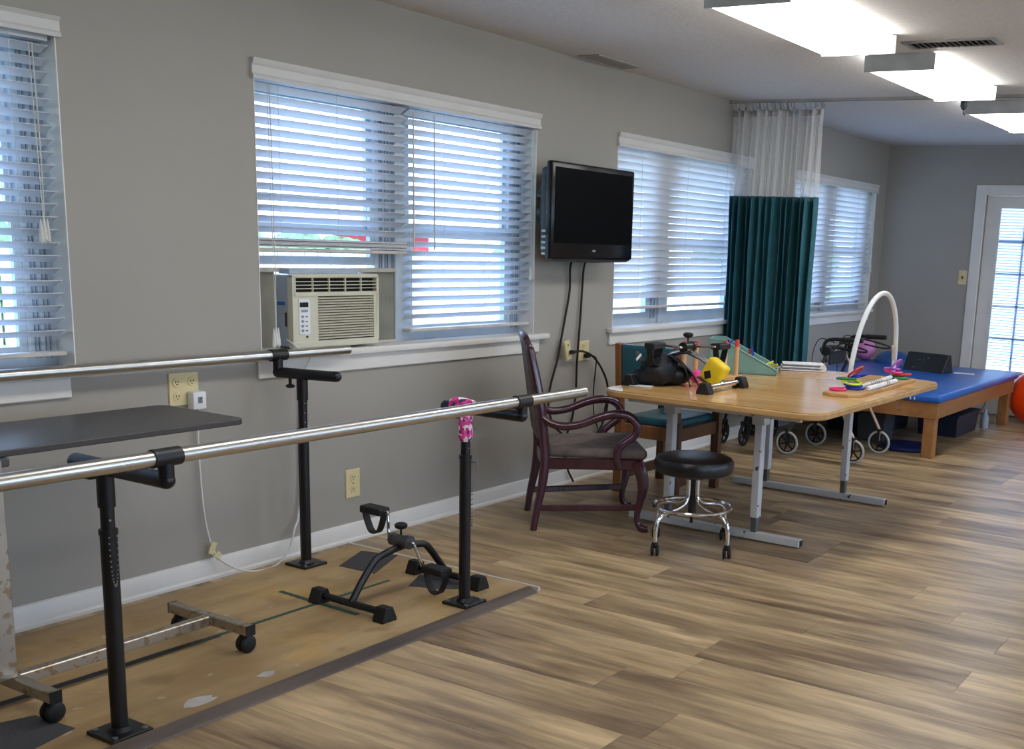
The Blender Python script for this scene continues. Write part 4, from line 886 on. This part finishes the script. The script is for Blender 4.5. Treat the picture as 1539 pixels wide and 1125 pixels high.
# peg stand
t = thing('peg_stand', 'wooden peg stand with red tipped upright dowels', 'peg board', (5.46, -1.02, TZ))
b = B(); b.bar((5.31, -.87, TZ+.012), (5.52, -1.13, TZ+.012), .075, .024, bev=.003); obj('base', b, 'pegwood', t)
PG = [(5.33, -.865), (5.37, -.915), (5.46, -1.045), (5.505, -1.092)]
for i, (x, y) in enumerate(PG):
    b = B(); b.cyl((x, y, TZ+.02), (x, y, TZ+.165+i*.006), .0125, seg=14); pg = obj('peg', b, 'pegwood', t)
    b = B(); b.cyl((x, y, TZ+.163+i*.006), (x, y, TZ+.2+i*.006), .013, .011, 14); obj('red_tip', b, 'paint_red', pg)
# stack of coloured discs on the stand foot
for i, (m_, lab) in enumerate((('redp', 'red disc behind the peg stand'), ('yellowp', 'yellow disc resting on the red disc behind the peg stand'))):
    b = B(); b.lathe([(0, 0), (.05, 0), (.055, .006), (.05, .018), (0, .018)], (5.6, -.93, TZ+i*.0185), seg=20); tag(obj('plastic_disc', b, m_), lab, 'disc')
# sea green tray of clothespins
t = thing('sorting_tray', 'sloped sea green plastic tray holding coloured clothespins', 'tray', (5.9, -.95, TZ), math.radians(-22))
def wallp(pts, th, ax):
    b = B(); 
    if ax == 'y': b.prism(pts, -th/2, th/2, 'xz')
    return b
# local: +x slopes ... profile in (u,z), extruded across v
prof_out = [(-.20, 0), (.19, 0), (.19, .03), (-.13, .185), (-.20, .185)]
for s in (-1, 1):
    b = B(); b.prism([(u, z) for u, z in prof_out], s*.105-.003, s*.105+.003, 'yz'); obj('side_panel', b, 'tray', t, local=True)
b = B(); b.b2((-.108, -.20, 0), (.108, .19, .006)); b.b2((-.108, -.20, 0), (.108, -.194, .185)); b.b2((-.108, .185, 0), (.108, .191, .03)); b.b2((-.108, -.03, 0), (.108, -.024, .10)); obj('shell', b, 'tray', t, local=True)
b = B(); b.tube([(-.108, .19, .03), (-.108, -.13, .187), (-.108, -.20, .187), (.108, -.20, .187), (.108, -.13, .187), (.108, .19, .03), (-.108, .19, .03)], .006, 6); obj('rim', b, 'tray', t, local=True)
t.rotation_euler = (0, 0, math.radians(-158)); ROOTM[t.name] = Matrix.Translation(t.location) @ Matrix.Rotation(t.rotation_euler.z, 4, 'Z')
TM = ROOTM[t.name]
def pin(u, v, z, az, el, m_, lab):
    p = TM @ Vector((u, v, z)); q = thing('clothespin', lab, 'clothespin', p, az, 'clothespins in the green tray')
    R = rot('Y', el)
    for s in (-1, 1):
        b = B(); b.box(R @ Vector((0, 0, 0))+Vector((0, 0, s*.0055)), (.085, .011, .006), rot=R @ rot('Y', s*5), bev=.001); obj('prong', b, m_, q, local=True)
    b = B(); b.tube([R @ Vector((.01, -.007, 0)), R @ Vector((.01, .007, 0))], .005, 8); obj('spring', b, 'bolt', q, local=True)
rnd = random.Random(11)
nm = {'yellowp': 'yellow', 'redp': 'red', 'bluep': 'blue', 'pinkp': 'pink', 'greenp': 'green'}
PINS = [(-.05, .15, .04, .3, 20, 'yellowp', 'yellow clothespin leaning up at the tray front'), (.0, .13, .05, -.5, -25, 'yellowp', 'yellow clothespin crossing over the tray middle'), (.05, .17, .045, .9, 15, 'yellowp', 'yellow clothespin sticking out of the tray front corner'), (.03, .1, .035, 1.6, 10, 'yellowp', 'yellow clothespin lying deep in the front of the tray'), (-.06, .11, .03, 2.2, -15, 'yellowp', 'yellow clothespin at the wall side of the tray'), (.07, .12, .05, -1.1, 18, 'yellowp', 'yellow clothespin against the tray side panel'),
        (-.03, .02, .09, .5, 60, 'redp', 'red clothespin standing in the middle of the tray'), (.02, .0, .08, 2.0, -55, 'pinkp', 'pink clothespin in the middle of the tray'), (-.04, -.10, .15, .2, 30, 'bluep', 'blue clothespin at the raised back of the tray'), (.0, -.12, .16, 1.3, -20, 'bluep', 'blue clothespin lying on top at the raised tray back'), (.05, -.1, .15, 2.4, 40, 'bluep', 'blue clothespin by the tray side at the raised back'), (-.07, .04, .1, -.8, 65, 'bluep', 'lone blue clothespin on the curtain side of the tray')]
for p in PINS: pin(*p)
# folded newspaper
t = thing('folded_newspaper', 'folded white newspaper roll at the far edge of the table', 'newspaper', (6.3, -1.13, TZ), math.radians(-62))
for k in range(5):
    b = B(); z0 = .0015+k*.0085; r_ = .004
    b.box((0, 0, z0+.004), (.25-.006*k, .17-.008*k, .007), bev=.003, seg=2); obj('sheet', b, 'paper' if k % 2 == 0 else 'print', t, local=True)
b = B(); b.tube([(.125, -.08, .022), (.125, .08, .022)], .021, 16, flat=1.0); obj('fold', b, 'paper', t, local=True)

# ------------------------------------------------------------------ mat table (bed)
t = thing('mat_table', 'low therapy mat table with blue vinyl top and wooden frame', 'mat table', (9.0, -.8, 0))
BX0, BX1, BY0, BY1 = 7.93, 10.16, -.09, -1.50
b = B(); b.b2((BX0-.03, BY1-.03, .405), (BX1+.03, BY0, .465), bev=.025, seg=4); pdm = obj('mattress', b, 'bed', t)
b = B(); b.b2((BX0, BY1, .29), (BX0+.04, BY0, .407)); obj('end_rail', b, 'oakbed', t)
b = B(); b.b2((BX1-.04, BY1, .29), (BX1, BY0, .407)); obj('end_rail', b, 'oakbed', t)
for y in (BY1, BY0-.04): b = B(); b.b2((BX0+.04, y, .29), (BX1-.04, y+.04, .407)); obj('side_rail', b, 'oakbed', t)
for x in (BX0+.01, BX1-.1):
    for y in (BY1+.012, BY0-.1):
        b = B(); b.b2((x, y, 0), (x+.085, y+.085, .30), bev=.004); obj('leg', b, 'oakbed', t)
for dy in (.16, .19): b = B(); b.b2((BX0-.032, BY1+dy, .42), (BX0-.029, BY1+dy+.008, .44)); obj('staple', b, 'whitep', pdm)
for z in (.33, .37): b = B(); b.cyl((BX0-.003, BY1+.28, z), (BX0+.002, BY1+.28, z), .008, seg=10); obj('bolt', b, 'bolt', t)
MZ = .465
b = B(); b.sphere((10.02, -.145, MZ+.1), .1, 32); tag(obj('pink_ball', b, 'pinkball'), 'pink ball at the far corner of the blue mat table', 'ball')
b = B(); n = 14; r_ = .17; h_ = .11
b.lathe([(r_*1.0*math.cos(PI/2*k/n), h_*math.sin(PI/2*k/n)) for k in range(n)]+[(0, h_)], (10.0, -.43, MZ), seg=36); o = tag(obj('balance_dome', b, 'bedball'), 'blue domed balance cushion at the back of the mat table', 'cushion')
t = thing('black_wedge_box', 'black sloped box standing on the blue mat table', 'box', (9.66, -.9, MZ))
b = B(); lo = [(9.50, -.69), (9.42, -1.07), (9.57, -1.115), (9.65, -.72)]; hi = [(9.60, -.70), (9.53, -1.08), (9.57, -1.09), (9.64, -.715)]
b.hull([(x, y, MZ) for x, y in lo]+[(x, y, MZ+.15) for x, y in hi]); wb_ = obj('body', b, 'plastic', t, bevel=.006)
b = B()
for (u, v) in ((.35, .62), (.45, .62), (.25, .2), (.55, .75)):
    p = Vector((9.50, -.69, MZ)).lerp(Vector((9.42, -1.07, MZ)), u).lerp(Vector((9.60, -.70, MZ+.15)).lerp(Vector((9.53, -1.08, MZ+.15)), u), v); b.box(p+Vector((-.002, 0, 0)), (.006, .016, .01))
obj('fitting', b, 'bolt', wb_)
b = B(); b.box((9.62, -1.2, MZ+.001), (.10, .17, .002), rot=rot('Z', 15)); tag(obj('paper_sheet', b, 'paper'), 'white paper lying on the mat table beside the black box', 'paper')
# under the mat table
def crate(name, lab, x0, y0, x1, y1, h, m_, cat='storage box', lid=True):
    t = thing(name, lab, cat, ((x0+x1)/2, (y0+y1)/2, 0)); cx, cy = (x0+x1)/2, (y0+y1)/2
    b = B(); b.hull([(cx+(x-cx)*k, cy+(y-cy)*k, z) for x in (x0, x1) for y in (y0, y1) for z, k in ((0, .93), (h, 1))]); obj('body', b, m_, t, bevel=.006)
    b = B(); b.b2((x0-.008, y1-.008, h-.012), (x1+.008, y0+.008, h+.012), bev=.004); obj('lid', b, m_, t)
crate('storage_bin', 'dark plastic storage bin under the mat table behind its front leg', 9.0, -1.02, 9.62, -1.36, .17, 'bluebox')
crate('storage_bin', 'large dark storage box deep under the mat table', 8.66, -.35, 9.36, -.85, .25, 'bluebox')
crate('storage_bin', 'grey box under the near end of the mat table', 8.36, -.74, 8.6, -.97, .22, 'greybox')
b = B(); b.lathe([(0, 0), (.2, 0), (.22, .015), (.2, .03), (0, .034)], (8.25, -1.2, 0), seg=32); tag(obj('round_cushion', b, 'pad'), 'flat navy round cushion on the floor under the mat table', 'cushion')
t = thing('spray_bottle', 'clear bottle with a metal strap beside the far leg of the mat table', 'bottle', (9.75, -1.38, 0))
b = B(); b.lathe([(0, 0), (.032, 0), (.034, .01), (.034, .1), (.014, .14), (.014, .17), (0, .17)], (9.75, -1.38, 0), seg=20); obj('body', b, 'acside', t)
b = B(); b.tube([(9.60, -1.37, .14), (9.68, -1.38, .2), (9.74, -1.38, .24)], .006, 8); obj('strap', b, 'bolt', t)
b = B(); b.sphere((10.35, -1.66, .24), .24, 40); t = tag(obj('exercise_ball', b, 'orange'), 'large orange exercise ball beyond the mat table corner', 'ball')

# ------------------------------------------------------------------ rollators
def wheel(b_t, b_h, c, r, ax, tw=.012):
    ax = Vector(ax).normalized(); u = ax.orthogonal().normalized(); v = ax.cross(u); c = Vector(c); n = 28
    b_t.tube([c+(u*math.cos(2*PI*k/n)+v*math.sin(2*PI*k/n))*(r-.009) for k in range(n)], .0095, 8, closed=True)
    b_h.tube([c+(u*math.cos(2*PI*k/n)+v*math.sin(2*PI*k/n))*(r-.021) for k in range(n)], .006, 6, closed=True)
    b_h.cyl(c-ax*tw, c+ax*tw, .014, seg=12)
    for k in range(6): a = 2*PI*k/6; b_h.bar(c, c+(u*math.cos(a)+v*math.sin(a))*(r-.02), .008, .012, up=ax)
def rollator(lab, ox, oy, ang, tube1, tube2, tyre, handles=True, grp='rollator walkers', W=.26):
    # local: x across the width, +y = front, -y = user side
    t = thing('rollator_walker', lab, 'walker', (ox, oy, 0), ang, grp)
    for s in (-1, 1):
        x = s*W
        b = B(); b.tube([(x, -.25, .10), (x, -.25, .16), (x, -.235, .2), (x, -.16, .33), (x*.96, -.02, .56), (x*.9, .04, .70)], .011, 10, smooth=3); obj('rear_leg', b, tube2, t, local=True)
        b = B(); b.tube([(x*.9, .0, .75), (x*.95, .06, .60), (x, .20, .26), (x, .25, .17)], .0125, 10, smooth=3); obj('front_leg', b, tube1, t, local=True)
        for y, fk in ((-.25, 0), (.25, 1)):
            bt, bh = B(), B(); wheel(bt, bh, (x, y, .085), .085, (1, 0, 0)); wh = obj('wheel', bh, 'rubber', t, local=True); obj('tyre', bt, tyre, wh, local=True)
            b = B(); b.bar((x+.02, y, .085), (x+.02, y, .17), .012, .02, up=(1, 0, 0)); b.bar((x-.02, y, .085), (x-.02, y, .17), .012, .02, up=(1, 0, 0)); b.box((x, y, .175), (.055, .03, .016), bev=.003); obj('fork', b, 'plastic', wh, local=True)
    b = B(); b.bar((-W, .05, .34), (W, .05, .34), .02, .02); b.bar((-W, .13, .30), (W, -.12, .45), .018, .018); b.bar((W, .13, .30), (-W, -.12, .45), .018, .018); obj('cross_brace', b, tube1, t, local=True)
    return t, W
t, W = rollator('black rollator walker with brake handles between curtain and mat table', 7.60, -.86, 0, 'greytube', 'tanp', 'tire')
b = B(); b.box((0, .06, .50), (.44, .22, .03), bev=.01, seg=2); obj('seat', b, 'plastic', t, local=True)
b = B(); b.box((0, .06, .38), (.36, .13, .14), bev=.02, seg=2); obj('basket', b, 'tray', t, local=True)
for s in (-1, 1):
    x = s*W*.9
    b = B(); b.tube([(x, .0, .68), (x, .03, .78), (x, .01, .83), (x, -.05, .845), (x, -.12, .845)], .013, 10, smooth=4); hd = obj('handle_post', b, 'black', t, local=True)
    b = B(); b.tube([(x, -.10, .845), (x, -.25, .85)], [.017, .0165], 12); obj('grip', b, 'rubber', hd, local=True)
    b = B(); b.tube([(x, -.08, .825), (x, -.15, .815), (x, -.27, .79), (x, -.28, .775), (x, -.2, .775), (x, -.09, .79)], .006, 8, smooth=4); obj('brake_lever', b, 'plastic', hd, local=True)
    b = B(); b.cyl((x-.02, .0, .76), (x+.02, .0, .76), .03, seg=16); b.cyl((x-.024, .0, .76), (x+.024, .0, .76), .012, seg=12); obj('fold_joint', b, 'plastic', t, local=True)
    b = B(); b.tube([(x, -.05, .82), (x, .06, .84), (x, .11, .74), (x, .11, .55), (x, .15, .3)], .003, 6, smooth=5); obj('brake_cable', b, 'rubber', t, local=True)
b = B(); b.tube([(-W*.9, .03, .74), (-W*.5, .09, .76), (0, .11, .765), (W*.5, .09, .76), (W*.9, .03, .74)], .014, 10, smooth=4); obj('back_strap', b, 'rubber', t, local=True)
b = B(); b.box((0, .02, .70), (.3, .012, .09), bev=.004); b.tube([(-.12, .02, .745), (-.06, -.02, .80), (.06, -.02, .80), (.12, .02, .745)], .008, 8, smooth=4); obj('carry_strap', b, 'rubber', t, local=True)
t, W = rollator('second black rollator walker folded against the wall behind the oak chair', 7.67, -.14, math.radians(90), 'black', 'black', 'rubber', W=.085)
b = B(); b.box((0, .0, .48), (.05, .24, .24), bev=.01, seg=2); obj('folded_seat', b, 'rubber', t, local=True)

# ------------------------------------------------------------------ outside
b = B(); b.b2((-60, -60, -.3), (70, 60, -.15)); o = obj('lawn', b, 'grass'); o['kind'] = 'structure'  # extended past the unseen right wall to stop sky light from below
b = B(); b.b2((-30, 1.0, -.15), (60, 4.2, -.145)); b.b2((10.9, -30, -.16), (40, 1.0, -.145)); b.b2((-20, -30, -.16), (10.9, YR-.2, -.145)); o = obj('path', b, 'drive'); o['kind'] = 'structure'  # last slab is unseen, added beyond the right wall for neutral bounce light
t = thing('garden_fence', 'white board fence standing outside beyond the windows', 'fence', (8, 4.6, -.15))
fm = None
for k in range(110):
    x = 1.0+k*.16
    if fm is None: b = B(); b.box((0, 0, .68), (.13, .02, 1.36)); o = obj('picket', b, 'fence', t, local=True); fm = o.data
    else: o = bpy.data.objects.new('picket', fm); C.objects.link(o); o.parent = t
    o.location = (x-8, 0, 0)
for z in (.3, 1.15): b = B(); b.b2((.9, 4.62, z-.15), (18.7, 4.65, z-.07)); obj('fence_rail', b, 'fence', t)
def bush(lab, x, y, r, h):
    h = 1.35 + (h-1.5)*.4; t = thing('bush', lab, 'bush', (x, y, -.15), 0, 'bushes behind the fence'); b = B(); rr = random.Random(int(x*10))
    for k in range(7): b.sphere((x+rr.uniform(-r, r)*.7, y+rr.uniform(-r, r)*.4, h*rr.uniform(.35, .8)), r*rr.uniform(.4, .65), 14)
    for v_ in b.bm.verts: v_.co += Vector((math.sin(v_.co.x*31+v_.co.z*17), math.cos(v_.co.y*29), math.sin(v_.co.z*37+v_.co.x*13)))*.05
    obj('foliage', b, 'hedge', t); b = B(); b.cyl((x, y, -.15), (x, y, h*.5), .05, .03, 8); obj('stem', b, 'dark_wood', t)
for k, (x, y, r, h) in enumerate(((9.0, 8, .9, 1.7), (11.7, 8.4, .9, 1.8), (17.0, 8.5, 1.1, 1.7), (24.0, 9, 1.2, 1.9), (6.0, 7.5, .9, 1.5), (31, 10, 1.4, 2.2))):
    bush('green garden bush beyond the white fence, ' + ['behind the air conditioner window', 'seen right of the air conditioner blind', 'seen low in the blind right of the television', 'farther right behind the third window', 'leftmost, outside the first window', 'farthest right by the corner window'][k], x, y, r, h)
t = thing('red_shed', 'small red outbuilding seen through the air conditioner window', 'shed', (12.0, 9.0, -.15))
b = B(); b.b2((13.3, 8.8, -.15), (14.0, 10.2, 1.45)); obj('wall', b, 'shed', t)
b = B(); b.prism([(13.2, 1.45), (14.1, 1.45), (14.1, 1.5), (13.2, 1.5)], 8.7, 10.3, 'xz'); obj('roof', b, 'fence', t)
t = thing('neighbour_house', 'pale house with grey roof seen through the glazed door', 'house', (17, -4, -.15))
b = B(); b.b2((18, -14, -.15), (24, 1.2, 2.7)); obj('wall', b, 'siding', t)
b = B(); b.prism([(-14.4, 2.7), (1.6, 2.7), (-6.4, 4.6)], 17.6, 24.4, 'yz'); obj('roof', b, 'shingle', t)
for y in (-1.0, -3.6, -6.4):
    b = B(); b.b2((17.95, y-.5, .8), (18.0, y+.5, 2.1)); f = obj('window', b, 'white', t)
    b = B(); b.b2((17.93, y-.42, .88), (17.95, y+.42, 2.02)); obj('pane', b, 'screen', f)
